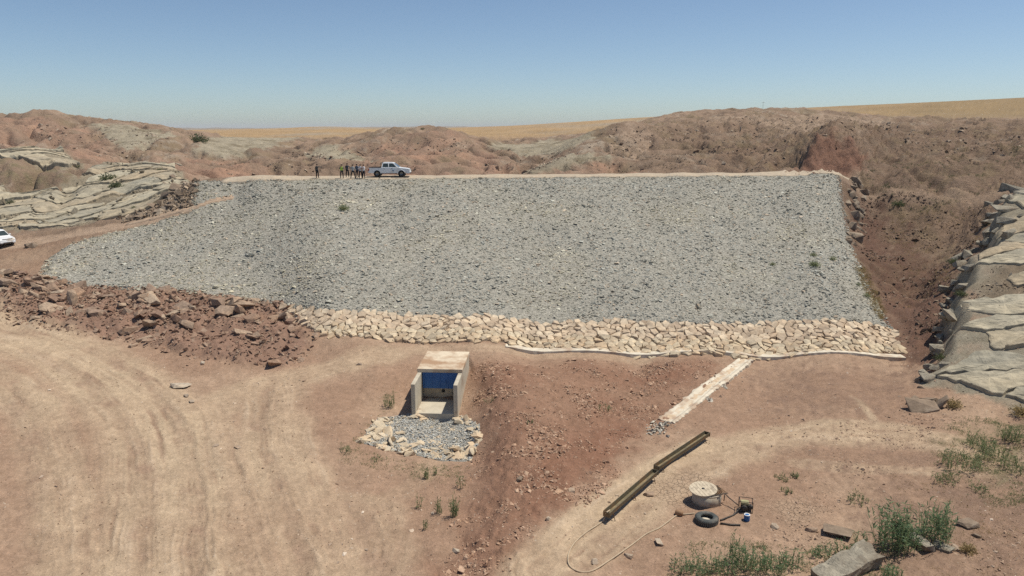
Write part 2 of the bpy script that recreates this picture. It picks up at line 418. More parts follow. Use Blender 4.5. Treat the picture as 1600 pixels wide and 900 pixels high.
def land(x, y, parts=False, z0=None):
    """full height of the land at (x, y); with parts also the masks the colours need"""
    x = np.asarray(x, float); y = np.asarray(y, float)
    z = base_h(x, y) if z0 is None else z0
    w = warp(x, y); wx, wy = w[..., 0], w[..., 1]
    m = {}
    n_edge = fbm(x / 2.2, y / 2.2, 3, 5)
    far = sstep(100, 150, y)
    m['gravel'] = np.maximum(sd_of(x, y, GRAVEL), sd_of(x, y, RIPRAP))
    dam = sstep(-1.2, 0.4, m['gravel'])
    m['dam'] = dam
    crest_back = sstep(78, 84, y) * sstep(114, 110, y) * sstep(-42, -36, x) * sstep(52, 46, x)
    calm = np.clip(1 - dam - crest_back * .9, 0, 1)
    fw = wx + .0 * wx
    edge = .018 * fbm(wx * 40, wy * 40, 3, 8)
    m['rock'] = zone(wx, wy, Z_ROCK, .012, edge)
    m['red'] = zone(wx, wy, Z_RED, .03, edge * 1.5)
    m['olive'] = zone(wx, wy, Z_OLIVE, .035, edge * 2)
    m['gully'] = zone(wx, wy, Z_GULLY, .04, edge * 2)
    m['cut'] = zone(wx, wy, Z_CUT, .015, edge)
    m['bare'] = zone(wx, wy, Z_BARE, .03, edge * 2)
    m['dark'] = zone(wx, wy, Z_DARK, .06, edge * 4)
    m['rubble'] = sstep(-.8, .8, sd_of(x, y, RUBBLE) + .5 * n_edge)
    m['clods'] = sstep(-1.5, 1.5, sd_of(x, y, CLODS) + 1.2 * n_edge)
    pale = np.zeros(x.shape); rut = np.zeros(x.shape); streak = np.zeros(x.shape)
    near = (y < 75) & (np.abs(x) < 70)
    xn, yn, en = x[near], y[near], n_edge[near]
    pn, rn, sn = np.zeros(xn.shape), np.zeros(xn.shape), np.zeros(xn.shape)
    for ti, (l, hw, s) in enumerate(PALE):
        lat, al = track_coords(xn, yn, l)
        lw = lat + .22 * fbm(al / 11, al * 0 + ti * 7.3, 2, 70) + .12 * en
        k = sstep(hw * 1.35, hw * .55, np.abs(lw) + .3 * en * min(1, hw * .5))
        st = .6 * noise(lw / .55 + 9 * ti, al / 14, 71) + .5 * noise(lw / .19 + 5 * ti, al / 9, 72) + .35 * noise(lw / 1.5 + 3 * ti, al / 10, 73)
        pn = np.maximum(pn, s * k); w_ = k * s > sn * 0 + .02
        st = st * (.5 + .7 * sstep(-.25, .35, fbm(xn / 3.2, yn / 3.2, 3, 74 + ti)))
        rn = rn + k * s * st
        sn = np.where(k * s > np.abs(sn) * .5, k * s * st, sn)
    dkn = np.zeros(xn.shape)
    for ti, (l, hw) in enumerate(DARKT):
        lat, al = track_coords(xn, yn, l)
        dkn = np.maximum(dkn, sstep(hw * 1.6, hw * .4, np.abs(lat + .25 * en)) * (.45 + .55 * sstep(-.3, .3, fbm(xn / 2.4, yn / 2.4, 3, 90 + ti))))
    m['dk'] = np.zeros(x.shape); m['dk'][near] = dkn
    pale[near] = pn; rut[near] = rn; streak[near] = sn
    m['streak'] = streak
    m['pale'] = pale; m['rut'] = rut
    # --- heights
    mid = sstep(52, 80, y) * (1 - dam)
    h = np.zeros(x.shape)
    h += calm * (1 - mid) * (.10 * fbm(x / 3.5, y / 3.5, 3, 1) + .045 * fbm(x / .8, y / .8, 4, 2) * (1 - .45 * pale) + .018 * noise(x / .22, y / .3, 18))
    h += calm * (1 - far) * (.085 * np.clip(rut, -1.2, 1.2) - .06 * m['dk'] + .05 * m['dk'] * fbm(x / .35, y / .35, 3, 91))
    cl = np.maximum(m['clods'], m['rubble'])
    lump = fbm(x / 1.3, y / 1.3, 2, 41)
    h += calm * cl * (.15 * np.maximum(fbm(x / .55, y / .55, 4, 9), -.15) * (.5 + np.clip(lump + .35, 0, 1)) + .05 * np.maximum(noise(x / .22, y / .22, 19), 0))
    h += calm * m['rubble'] * (.55 * fbm(x / 3.2, y / 3.2, 3, 61) + .25)
    bl = np.full(x.shape, -99.0); ba = np.zeros(x.shape); q = (y < 62) & (y > 20) & (np.abs(x) < 16)
    if q.any(): bl[q], ba[q] = track_coords(x[q], y[q], BANK)
    bl = bl + .45 * n_edge + .25 * fbm(x / .9, y / .9, 3, 66)
    m['bank'] = sstep(1.9, .2, np.abs(bl - .4)) * (np.abs(bl) < 90)
    h += (np.abs(bl) < 90) * (.28 * sstep(-.6, 1.9, bl) * sstep(9, 2, bl) - .05 * sstep(1.6, 0, np.abs(bl + .5))) * sstep(58, 52, y)
    # eroded slopes of the sides and hills
    er_d, er_a = eroded(x, y)
    m['flow'] = er_a
    hill_amp = sstep(62, 90, y) * calm * (1 - .8 * m['rock']) * (1 - sstep(350, 800, y))
    h += m['cut'] * .5 * (ridged(x / 1.6, y / 7, 3, 38) - .4)
    h += er_d * (1 - .35 * sstep(5, 30, x)) * (1 - .6 * m['bare']) * calm * sstep(88, 112, y) * (1 - sstep(300, 350, y)) * (1 - .75 * m['rock'])
    h += hill_amp * (.26 * fbm(x / 5, y / 5, 4, 4) + .24 * np.minimum(ridged(x / 2.2, y / 3.0, 3, 14), .5) + .12 * fbm(x / .8, y / 1.2, 3, 15)) + far * calm * (1 - m['rock']) * (1 - sstep(260, 340, y)) * .26 * np.minimum(ridged(x / 3.4, y / 5.5, 4, 16) - .1, .35)
    # steep brushy terraces on the right
    rs = sstep(26, 40, x) * sstep(70, 96, y) * (1 - sstep(200, 260, y)) * calm
    t = z / 1.15 + .9 * fbm(x / 7, y / 7, 4, 33)
    fr = t - np.floor(t)
    h += rs * (.62 * sstep(.55, 1.0, fr) - .25 + .24 * fbm(x / 1.7, y / 1.7, 4, 35) + .25 * np.minimum(ridged(x / 4.5, y / 6, 3, 36) - .2, .6))
    h += m['gully'] * calm * (.45 * fbm(x / 3.2, y / 3.2, 4, 39) + .12 * fbm(x / .7, y / .7, 3, 40))
    h += m['gully'] * calm * .22 * (ridged((x + .35 * y) / 1.5, (y - .2 * x) / 9, 3, 37) - .4)
    # bedded pale rock: long tilted plates with open joints
    u_, v_ = (.95 * x + .31 * y), (-.31 * x + .95 * y)
    wj = .55 * fbm(x / 5, y / 5, 3, 44)
    e1, r1, r2, r3, ox, oy = plates(u_ / 13 + wj, v_ / 4.6 + wj, 5)
    m['crack'] = m['rock'] * sstep(.05, 0, e1) * sstep(-.2, .3, r3) * sstep(125, 150, y)
    h += m['rock'] * (.12 * r1 * sstep(120, 150, y) + .12 * fbm(u_ / 6, v_ / 3, 3, 45) - .25 * m['crack'])
    h += sstep(400, 1200, y) * .0012 * y * fbm(x / 160, y / 260, 3, 52)
    # path cut along the right slope, ramp up to the crest
    dp = np.full(x.shape, 99.0); q = (y > 70) & (y < 125) & (x > 20)
    if q.any(): dp[q] = line_dist(x[q], y[q], PATH_R)
    m['path'] = sstep(2.0, .8, dp + .5 * n_edge)
    dr = np.full(x.shape, 99.0); q = (y > 60) & (y < 105) & (x < -15)
    if q.any(): dr[q] = line_dist(x[q], y[q], RAMP)
    m['ramp'] = sstep(2.4, 1.4, dr + .25 * n_edge)
    h *= 1 - np.maximum(.5 * m['path'], .85 * m['ramp'])
    z = z + h
    # tilted slab
    us, vs_ = (.80 * x - .6 * y), (.6 * x + .80 * y)
    sd = sd_of(x, y, SLAB, 6.0) + .5 * fbm(x / 2.5, y / 2.5, 2, 55)
    sl = slab_z(x, y) + .08 * fbm(us / 3, vs_ / 1.2, 3, 58) + .10 * fbm(x / 4, y / 6, 3, 59) - .05
    ws = sstep(-1.0, .9, sd)
    sl = sl + .12 * fbm(x / 1.1, y / 1.1, 4, 63) * sstep(-1.2, 1.2, sd_of(x, y, SLAB_SOIL))
    m['slabcrack'] = 0 * x
    m['slabsoil'] = ws * sstep(-1.2, 1.2, sd_of(x, y, SLAB_SOIL) + 1.0 * n_edge)
    z = z + np.maximum(sl - z, 0) * ws
    m['slab'] = sstep(.05, .4, ws) * sstep(-.15, .05, sl - z + .001 + .1 * n_edge)
    # a hollow for the outlet and its apron
    ap = sstep(-.4, .6, sd_of(x, y, APRON))
    m['apron'] = ap
    z = z - .12 * ap
    m['h'] = h
    if not parts:
        return z
    m['wx'], m['wy'], m['edge'] = wx, wy, n_edge
    return z, m

# ------------------------------------------------------------------ materials
def mat_nodes(name):
    m = bpy.data.materials.new(name)
    m.use_nodes = True
    nt = m.node_tree
    b = nt.nodes['Principled BSDF']
    b.inputs['Specular IOR Level'].default_value = .25
    return m, nt, b

def nd(nt, typ, **kw):
    n = nt.nodes.new(typ)
    for k, v in kw.items():
        if k in n.inputs.keys():
            n.inputs[k].default_value = v
        else:
            setattr(n, k, v)
    return n

def mix_rgb(nt, a, b, fac, mode='MIX'):
    n = nt.nodes.new('ShaderNodeMix')
    n.data_type = 'RGBA'; n.blend_type = mode
    for sock, val in ((n.inputs[0], fac), (n.inputs[6], a), (n.inputs[7], b)):
        if hasattr(val, 'links') or isinstance(val, bpy.types.NodeSocket):
            nt.links.new(val, sock)
        elif isinstance(val, (tuple, list)):
            sock.default_value = (*val[:3], 1)
        else:
            sock.default_value = val
    return n.outputs[2]

def ramp_fac(nt, src, lo, hi, a=0.0, b=1.0):
    n = nt.nodes.new('ShaderNodeMapRange')
    n.inputs['From Min'].default_value = lo; n.inputs['From Max'].default_value = hi
    n.inputs['To Min'].default_value = a; n.inputs['To Max'].default_value = b
    nt.links.new(src, n.inputs['Value'])
    return n.outputs[0]

def obj_noise(nt, scale, detail=4, rough=.6, coord='Object'):
    tc = nt.nodes.get('TC') or nt.nodes.new('ShaderNodeTexCoord')
    tc.name = 'TC'
    n = nd(nt, 'ShaderNodeTexNoise', Scale=scale, Detail=detail, Roughness=rough)
    nt.links.new(tc.outputs[coord], n.inputs['Vector'])
    return n.outputs['Fac']

def bump(nt, height, strength, dist, prev=None):
    n = nd(nt, 'ShaderNodeBump', Strength=strength, Distance=dist)
    nt.links.new(height, n.inputs['Height'])
    if prev is not None:
        nt.links.new(prev, n.inputs['Normal'])
    return n.outputs['Normal']

def basic(name, col, rough=.6, metal=0.0, var=.15, scale=6.0, bmp=.15, bdist=.02, spec=.3, dirt=None, dirt_amt=.0):
    m, nt, b = mat_nodes(name)
    f = obj_noise(nt, scale, 5)
    c = mix_rgb(nt, tuple(x * (1 - var) for x in col), tuple(min(1, x * (1 + var)) for x in col), ramp_fac(nt, f, .3, .7))
    if dirt:
        f2 = obj_noise(nt, scale * .35, 6, .65)
        c = mix_rgb(nt, c, dirt, ramp_fac(nt, f2, .62 - dirt_amt * .35, .72 - dirt_amt * .2))
    nt.links.new(c, b.inputs['Base Color'])
    b.inputs['Roughness'].default_value = rough
    b.inputs['Metallic'].default_value = metal
    b.inputs['Specular IOR Level'].default_value = spec
    if bmp:
        nt.links.new(bump(nt, obj_noise(nt, scale * 4, 4), bmp, bdist), b.inputs['Normal'])
    return m

def land_material():
    m, nt, b = mat_nodes('earth')
    col = nd(nt, 'ShaderNodeVertexColor', layer_name='tint')
    aux = nd(nt, 'ShaderNodeVertexColor', layer_name='aux')      # r rock, g cracked mud, b loose clods
    sep = nt.nodes.new('ShaderNodeSeparateColor')
    nt.links.new(aux.outputs['Color'], sep.inputs[0])
    f1 = obj_noise(nt, 2.6, 7, .72)
    f2 = obj_noise(nt, 9.0, 4, .7)
    c = mix_rgb(nt, col.outputs['Color'], (.68, .66, .64), ramp_fac(nt, f1, .35, .65, .7, .0), 'MULTIPLY')
    c = mix_rgb(nt, c, (1.38, 1.36, 1.33), ramp_fac(nt, f2, .48, .68, 0, .75), 'MULTIPLY')
    # pale specks of grit
    tc = nt.nodes['TC']
    vo = nd(nt, 'ShaderNodeTexVoronoi', Scale=3.2, feature='F1')
    nt.links.new(tc.outputs['Object'], vo.inputs['Vector'])
    sp = ramp_fac(nt, vo.outputs['Distance'], .10, .16, 1, 0)
    sp2 = nt.nodes.new('ShaderNodeMath'); sp2.operation = 'MULTIPLY'
    nt.links.new(sp, sp2.inputs[0]); nt.links.new(ramp_fac(nt, obj_noise(nt, .5, 2), .5, .68), sp2.inputs[1])
    sp3 = nt.nodes.new('ShaderNodeMath'); sp3.operation = 'MULTIPLY'
    nt.links.new(sp2.outputs[0], sp3.inputs[0]); nt.links.new(sep.outputs[2], sp3.inputs[1])
    c = mix_rgb(nt, c, (.46, .38, .30), sp3.outputs[0])
    # dried mud plates
    vm = nd(nt, 'ShaderNodeTexVoronoi', Scale=3.4, feature='DISTANCE_TO_EDGE')
    nt.links.new(tc.outputs['Object'], vm.inputs['Vector'])
    crk = ramp_fac(nt, vm.outputs['Distance'], .0, .045, .6, 0)
    mm = nt.nodes.new('ShaderNodeMath'); mm.operation = 'MULTIPLY'
    nt.links.new(crk, mm.inputs[0]); nt.links.new(sep.outputs[1], mm.inputs[1])
    c = mix_rgb(nt, c, (.17, .115, .08), mm.outputs[0])  # shade inside the cracks is put into the colour as darker lines
    nt.links.new(c, b.inputs['Base Color'])
    b.inputs['Roughness'].default_value = .95
    b.inputs['Specular IOR Level'].default_value = .08
    # coarse broken relief on the distant slopes
    inv = nt.nodes.new('ShaderNodeMath'); inv.operation = 'SUBTRACT'; inv.inputs[0].default_value = 1.0
    nt.links.new(sep.outputs[2], inv.inputs[1])
    f0 = obj_noise(nt, .55, 9, .72)
    m0 = nt.nodes.new('ShaderNodeMath'); m0.operation = 'MULTIPLY'
    nt.links.new(f0, m0.inputs[0]); nt.links.new(inv.outputs[0], m0.inputs[1])
    n0 = bump(nt, m0.outputs[0], .8, .9)
    n1 = bump(nt, f1, .5, .14, n0)
    n2 = bump(nt, f2, .9, .07, n1)
    n3 = bump(nt, obj_noise(nt, 30.0, 3, .7), .4, .015, n2)
    mu = nt.nodes.new('ShaderNodeMath'); mu.operation = 'MULTIPLY'; mu.inputs[1].default_value = -1
    nt.links.new(mm.outputs[0], mu.inputs[0])
    n4 = bump(nt, mu.outputs[0], 1.0, .05, n3)
    nt.links.new(n4, b.inputs['Normal'])
    return m

M = {'land': land_material()}

# ------------------------------------------------------------------ objects
def put(o, label=None, cat=None, group=None, kind=None):
    if label: o['label'] = label
    if cat: o['category'] = cat
    if group: o['group'] = group
    if kind: o['kind'] = kind
    return o

def np_mesh(name, verts, faces=None, loops=None, starts=None, mat=None, smooth=False):
    """mesh from numpy arrays: faces (n,3|4)"""
    me = bpy.data.meshes.new(name)
    verts = np.asarray(verts, np.float32)
    faces = np.asarray(faces, np.int32)
    me.vertices.add(len(verts)); me.vertices.foreach_set('co', verts.ravel())
    k = faces.shape[1]
    me.loops.add(faces.size); me.loops.foreach_set('vertex_index', faces.ravel())
    me.polygons.add(len(faces))
    me.polygons.foreach_set('loop_start', np.arange(0, faces.size, k, dtype=np.int32))
    me.polygons.foreach_set('use_smooth', np.full(len(faces), smooth))
    me.update(calc_edges=True)
    if mat: me.materials.append(mat)
    return me

def set_col(me, name, rgb):
    ca = me.color_attributes.new(name, 'FLOAT_COLOR', 'POINT')
    a = np.ones((len(rgb), 4), np.float32); a[:, :3] = rgb
    ca.data.foreach_set('color', a.ravel())

def link(name, me, parent=None, loc=(0, 0, 0), rot=(0, 0, 0), scale=(1, 1, 1)):
    o = bpy.data.objects.new(name, me)
    COL.objects.link(o)
    o.location = loc; o.rotation_euler = rot; o.scale = scale
    if parent: o.parent = parent
    return o

def empty(name, loc=(0, 0, 0), rz=0.0):
    o = bpy.data.objects.new(name, None)
    COL.objects.link(o)
    o.location = loc; o.rotation_euler = (0, 0, rz)
    o.empty_display_size = .3
    return o

def bm_obj(name, bm, mat, parent=None, loc=(0, 0, 0), rot=(0, 0, 0), smooth=False):
    me = bpy.data.meshes.new(name)
    bmesh.ops.recalc_face_normals(bm, faces=bm.faces)
    bm.to_mesh(me); bm.free()
    for p in me.polygons: p.use_smooth = smooth
    for mm in (mat if isinstance(mat, (list, tuple)) else [mat]): me.materials.append(mm)
    return link(name, me, parent, loc, rot)

# ------------------------------------------------------------------ the land itself, one sheet cut into named pieces
NA, = (890,)
aa = np.linspace(-1.02, 1.02, NA)
ys = np.exp(np.concatenate([np.linspace(math.log(13), math.log(24), 36, endpoint=False), np.linspace(math.log(24), math.log(95), 258, endpoint=False), np.linspace(math.log(95), math.log(300), 275, endpoint=False),
                            np.linspace(math.log(300), math.log(14000), 64)]))
NY = len(ys)
GX = aa[None, :] * ys[:, None]
GY = np.repeat(ys[:, None], NA, 1)
KS = 4
ka = np.append(np.arange(0, NA, KS), 0)[:-1]
ly = np.log(ys); ny_c = (NY - 1) // KS + 2
yi = np.interp(np.arange(ny_c) * KS, np.arange(NY), ly, right=None); yi[-1] = ly[-1] + (ly[-1] - ly[-2]) * max(0, (ny_c - 1) * KS - (NY - 1))
na_c = (NA - 1) // KS + 2; ai = aa[0] + (aa[1] - aa[0]) * KS * np.arange(na_c)
T = (base_h(ai[None, :] * np.exp(yi)[:, None], np.repeat(np.exp(yi)[:, None], na_c, 1)) - CAMZ) / np.exp(yi)[:, None]
Z0 = CAMZ + upsample(upsample(T, KS, NY, 0), KS, NA, 1) * ys[:, None]
GZ, mk = land(GX, GY, True, Z0)
def mixc(c, col, f):
    return c * (1 - f[..., None]) + np.array(col) * f[..., None]
x, y = GX, GY
C = np.zeros(GX.shape + (3,)) + np.array((.315, .208, .146))
big = fbm(x / 9, y / 9, 4, 101); med = fbm(x / 1.6, y / 1.6, 4, 102); fine = fbm(x / .4, y / .4, 3, 103)
C = mixc(C, (.41, .295, .21), np.clip(big * .9 + .2, 0, 1) * .85)
C = mixc(C, (.235, .13, .088), mk['clods'] * np.clip(.8 + .5 * big, 0, 1))
C = mixc(C, (.24, .15, .112), mk['rubble'] * .85)
C = mixc(C, (.225, .13, .092), mk['bank'] * .35)
C = mixc(C, (.46, .352, .245), np.clip(mk['pale'] * (.92 + .25 * big + .12 * med), 0, 1))
stk = mk['streak']
C = mixc(C, (.30, .205, .145), np.clip(-stk * 1.5 - .10, 0, .85))
C = mixc(C, (.52, .405, .295), np.clip(stk * 1.2 - .12, 0, .8))
C = mixc(C, (.285, .195, .14), mk['dk'] * np.clip(.55 + .5 * med, 0, .9))
side = np.clip(sstep(56, 72, y) * (1 - mk['rubble']), 0, 1) * sstep(-80, 20, x + 200 * sstep(80, 100, y))
hn = fbm(x / 14, y / 14, 4, 110)
hillc = mixc(np.zeros_like(C) + np.array((.235, .168, .122)), (.32, .23, .168), np.clip(.45 + .9 * hn, 0, 1))
hillc = mixc(hillc, (.235, .185, .115), np.clip(fbm(x / 8, y / 12, 4, 111) * 1.6 - .15, 0, 1) * .55)
# beds of paler rock crop out along the contours
bed = GZ / 2.6 + .020 * x + 1.2 * fbm(x / 18, y / 18, 4, 116); bed = bed - np.floor(bed)
bedm = sstep(.72, .80, bed) * sstep(1.0, .93, bed) * np.clip(.35 + 1.4 * fbm(x / 22, y / 22, 3, 117), 0, 1) * sstep(100, 125, y)
hillc = mixc(hillc, (.37, .31, .245), bedm * .75)
hillc = mixc(hillc, (.40, .30, .22), np.clip(mk['flow'] - .45, 0, 1) * .5 * sstep(100, 120, y))
C = C * (1 - side[..., None]) + hillc * side[..., None]
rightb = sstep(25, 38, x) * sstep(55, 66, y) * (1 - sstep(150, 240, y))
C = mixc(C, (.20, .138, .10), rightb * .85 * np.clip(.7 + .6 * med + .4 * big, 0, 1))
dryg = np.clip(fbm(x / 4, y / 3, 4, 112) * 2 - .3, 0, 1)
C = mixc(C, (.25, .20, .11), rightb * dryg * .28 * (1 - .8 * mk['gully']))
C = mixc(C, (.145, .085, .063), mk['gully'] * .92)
C = mixc(C, (.325, .208, .152), mk['red'] * np.clip(.55 + .6 * fbm(x / 8, y / 8, 3, 113), 0, 1))
C = mixc(C, (.40, .25, .175), mk['red'] * np.clip(fbm(x / 11, y / 16, 4, 118) * 1.8 - .35, 0, .8))
C = mixc(C, (.37, .28, .21), mk['bare'] * np.clip(.6 + .5 * med, 0, 1))
C = mixc(C, (.215, .118, .085), mk['cut'] * .85)
C = mixc(C, (.225, .15, .11), mk['dark'] * np.clip(.6 + .7 * med + .3 * big, 0, 1))
C = mixc(C, (.205, .17, .105), mk['olive'] * np.clip(.35 + .8 * med, 0, 1) * (1 - .75 * rightb))
rockc = mixc(np.zeros_like(C) + np.array((.37, .325, .245)), (.30, .262, .195), np.clip(.4 + .9 * fbm(x / 3, y / 3, 5, 114), 0, 1))
rockc = mixc(rockc, (.21, .175, .12), np.clip(fbm(x / 7, y / 5, 4, 119) * 1.8 - .4, 0, .8))
C = C * (1 - mk['rock'][..., None]) + rockc * mk['rock'][..., None]
C = mixc(C, (.20, .165, .12), mk['crack'] * .5)
C = mixc(C, (.26, .215, .155), mk['rock'] * sstep(140, 128, y) * .6)
C = mixc(C, (.43, .315, .23), np.clip(mk['path'] * .38 + mk['ramp'] * .95, 0, 1))
# far country: ochre stubble, pale slabs and dark ground
farf = sstep(290, 380, y)
oc = mixc(np.zeros_like(C) + np.array((.37, .255, .14)), (.33, .27, .20), np.clip(fbm(x / 90, y / 200, 3, 120) * 1.6 - .1, 0, 1))
oc = mixc(oc, (.265, .19, .10), sstep(.25, .6, x / y) * .8)
oc = mixc(oc, (.26, .22, .18), sstep(1100, 1700, y))
oc *= (1 + .12 * fbm(x / 30, y / 12, 3, 122))[..., None]
C = C * (1 - farf[..., None]) + oc * farf[..., None]
slc = mixc(np.zeros_like(C) + np.array((.335, .31, .245)), (.25, .225, .17), np.clip(.4 + 1.0 * fbm((.8 * x - .6 * y) / 3.5, (.6 * x + .8 * y) / 1.2, 5, 121), 0, 1))
C = C * (1 - mk['slab'][..., None]) + slc * mk['slab'][..., None]
C = mixc(C, (.24, .20, .145), mk['slab'] * .4)
C = mixc(C, (.20, .155, .11), mk['slabsoil'] * .85)
C = mixc(C, (.16, .125, .085), mk['slabcrack'] * .6)
C *= (1 + .09 * med + .10 * fine * (1 - farf))[..., None]
C = np.clip(C, .02, .8)
mud = np.zeros(x.shape)
for p in MUD: mud = np.maximum(mud, sstep(-.8, .8, sd_of(x, y, p) + .6 * mk['edge']))
C = mixc(C, (.42, .31, .22), mud * .5)
AUX = np.stack([np.maximum(mk['rock'], mk['slab']), mud, sstep(90, 60, y)], -1)
GZ0 = GZ.copy()
GZ = GZ - .35 * sstep(.1, .8, mk['gravel'])          # make room for the embankment
V = np.stack([GX, GY, GZ], -1).reshape(-1, 3)
ii = np.arange(NY - 1)[:, None] * NA + np.arange(NA - 1)[None, :]
F = np.stack([ii, ii + 1, ii + NA + 1, ii + NA], -1).reshape(-1, 4)
fx, fy = GX[:-1, :-1].ravel(), GY[:-1, :-1].ravel()
damz = (mk['gravel'][:-1, :-1].ravel() > -3)
piece = np.zeros(len(F), int)                          # 0 valley floor
piece[(fy > 71 + .0 * fx) & (fx < -12)] = 1            # left rocky side
piece[(fy > 56) & (fx > 31 - .0 * fy + (fy - 59) * .28) | (mk['slab'][:-1, :-1].ravel() > .05)] = 2
piece[fy > 114 + 0 * fx] = 3
piece[fy > 320] = 4
PIECE = {}
for k, (nm) in enumerate(['ground', 'hillside_left', 'hillside_right', 'hills', 'plain']):
    f = F[piece == k]
    idx, inv = np.unique(f, return_inverse=True)
    me = np_mesh(nm, V[idx], inv.reshape(-1, 4), mat=M['land'], smooth=True)
    set_col(me, 'tint', C.reshape(-1, 3)[idx]); set_col(me, 'aux', AUX.reshape(-1, 3)[idx])
    PIECE[nm] = put(link(nm, me), kind='structure')


_lys = np.log(ys)
def landz(x, y):
    """height of the built ground sheet at plan points"""
    x = np.asarray(x, float); y = np.asarray(y, float)
    fa = np.clip((x / np.maximum(y, 1.0) - aa[0]) / (aa[1] - aa[0]), 0, NA - 1.01)
    fr_ = np.clip(np.interp(np.log(np.maximum(y, 1.0)), _lys, np.arange(NY)), 0, NY - 1.01)
    ia, ir = fa.astype(int), fr_.astype(int); ta, tr = fa - ia, fr_ - ir
    return (GZ0[ir, ia] * (1 - ta) + GZ0[ir, ia + 1] * ta) * (1 - tr) + (GZ0[ir + 1, ia] * (1 - ta) + GZ0[ir + 1, ia + 1] * ta) * tr
# ------------------------------------------------------------------ stone kit
def hull_rock(n, seed, flat=.75, elong=1.2):
    r = np.random.default_rng(seed)
    bm = bmesh.new()
    for _ in range(n):
        d = r.uniform(-1, 1, 3); d = d / np.abs(d).max() * np.array([.86, .86, .86]) * r.uniform(.82, 1.06)      # on a rough cube, so faces are broad
        bm.verts.new((d[0] * elong, d[1], d[2] * flat))
    res = bmesh.ops.convex_hull(bm, input=bm.verts)
    bmesh.ops.delete(bm, geom=[v for v in bm.verts if not v.link_faces], context='VERTS')
    bmesh.ops.triangulate(bm, faces=bm.faces)
    bmesh.ops.recalc_face_normals(bm, faces=bm.faces)
    bm.verts.index_update()
    vs = np.array([v.co[:] for v in bm.verts]); fs = np.array([[v.index for v in f.verts] for f in bm.faces])
    bm.free()
    return vs, fs
GRIT = [hull_rock(7, 200 + k, .5, 1.2) for k in range(8)]
BLOCK = [hull_rock(18, 300 + k, .72, 1.3) for k in range(16)]

def rot_mats(n, tilt=.5, r=rng):
    az = r.uniform(0, 2 * np.pi, n); tx = r.normal(0, tilt, n); ty = r.normal(0, tilt, n)
    ca, sa, cx, sx, cy, sy = np.cos(az), np.sin(az), np.cos(tx), np.sin(tx), np.cos(ty), np.sin(ty)
    Z = np.zeros((n, 3, 3)); Z[:, 0, 0] = ca; Z[:, 0, 1] = -sa; Z[:, 1, 0] = sa; Z[:, 1, 1] = ca; Z[:, 2, 2] = 1
    X = np.zeros((n, 3, 3)); X[:, 0, 0] = 1; X[:, 1, 1] = cx; X[:, 1, 2] = -sx; X[:, 2, 1] = sx; X[:, 2, 2] = cx
    Y = np.zeros((n, 3, 3)); Y[:, 1, 1] = 1; Y[:, 0, 0] = cy; Y[:, 0, 2] = sy; Y[:, 2, 0] = -sy; Y[:, 2, 2] = cy
    return X @ Y @ Z

def heap_mesh(name, pts, size, col, mat, protos=GRIT, tilt=.5):
    """thousands of loose stones as one mesh; pts (n,3), size (n,), col (n,3)"""
    vs, fs, cs, off = [], [], [], 0
    which = rng.integers(0, len(protos), len(pts))
    for k, (pv, pf) in enumerate(protos):
        q = np.where(which == k)[0]
        if not len(q): continue
        R = rot_mats(len(q), tilt)
        w = np.einsum('nij,vj->nvi', R, pv) * (size[q][:, None, None]) + pts[q][:, None, :]
        vs.append(w.reshape(-1, 3)); cs.append(np.repeat(col[q], len(pv), 0))
        fs.append((pf[None] + (np.arange(len(q)) * len(pv))[:, None, None]).reshape(-1, 3) + off)
        off += len(q) * len(pv)
    me = np_mesh(name, np.concatenate(vs), np.concatenate(fs), mat=mat)
    set_col(me, 'tint', np.concatenate(cs))
    return me

def stone_material(name, attr=True, a=(.4, .3, .22), b=(.3, .2, .14), var=.35, grain=14.0, pits=.4, pdist=.04):
    m, nt, bs = mat_nodes(name)
    if attr:
        base = nd(nt, 'ShaderNodeVertexColor', layer_name='tint').outputs['Color']
    else:
        oi = nt.nodes.new('ShaderNodeObjectInfo')
        cr = nt.nodes.new('ShaderNodeValToRGB')
        cr.color_ramp.elements[0].color = (*b, 1); cr.color_ramp.elements[1].color = (*a, 1)
        for ps, k, t in ((.28, .55, (1.06, .97, .90)), (.5, .35, (.92, .95, .98)), (.7, .75, (1.02, .98, .94))):
            e = cr.color_ramp.elements.new(ps); e.color = tuple((b[i] * (1 - k) + a[i] * k) * t[i] for i in range(3)) + (1,)
        nt.links.new(oi.outputs['Random'], cr.inputs[0]); base = cr.outputs[0]
    f = obj_noise(nt, grain, 5, .65); f2 = obj_noise(nt, grain * .22, 3, .6)
    c = mix_rgb(nt, base, (1 - var, 1 - var, 1 - var), ramp_fac(nt, f, .35, .62, 1, 0), 'MULTIPLY')
    c = mix_rgb(nt, c, (1.2, 1.15, 1.08), ramp_fac(nt, f2, .45, .7), 'MULTIPLY')
    nt.links.new(c, bs.inputs['Base Color'])
    bs.inputs['Roughness'].default_value = .92
    bs.inputs['Specular IOR Level'].default_value = .12
    nt.links.new(bump(nt, f, pits, pdist), bs.inputs['Normal'])
    return m

def inside(poly, n, r=rng, margin=0.0):
    """n random plan points inside a polygon"""
    p = np.array(poly); lo, hi = p.min(0), p.max(0)
    out = np.zeros((0, 2))
    while len(out) < n:
        q = r.uniform(lo, hi, (n * 2, 2))
        q = q[poly_sd(q[:, 0], q[:, 1], poly) > margin]
        out = np.concatenate([out, q])
    return out[:n]

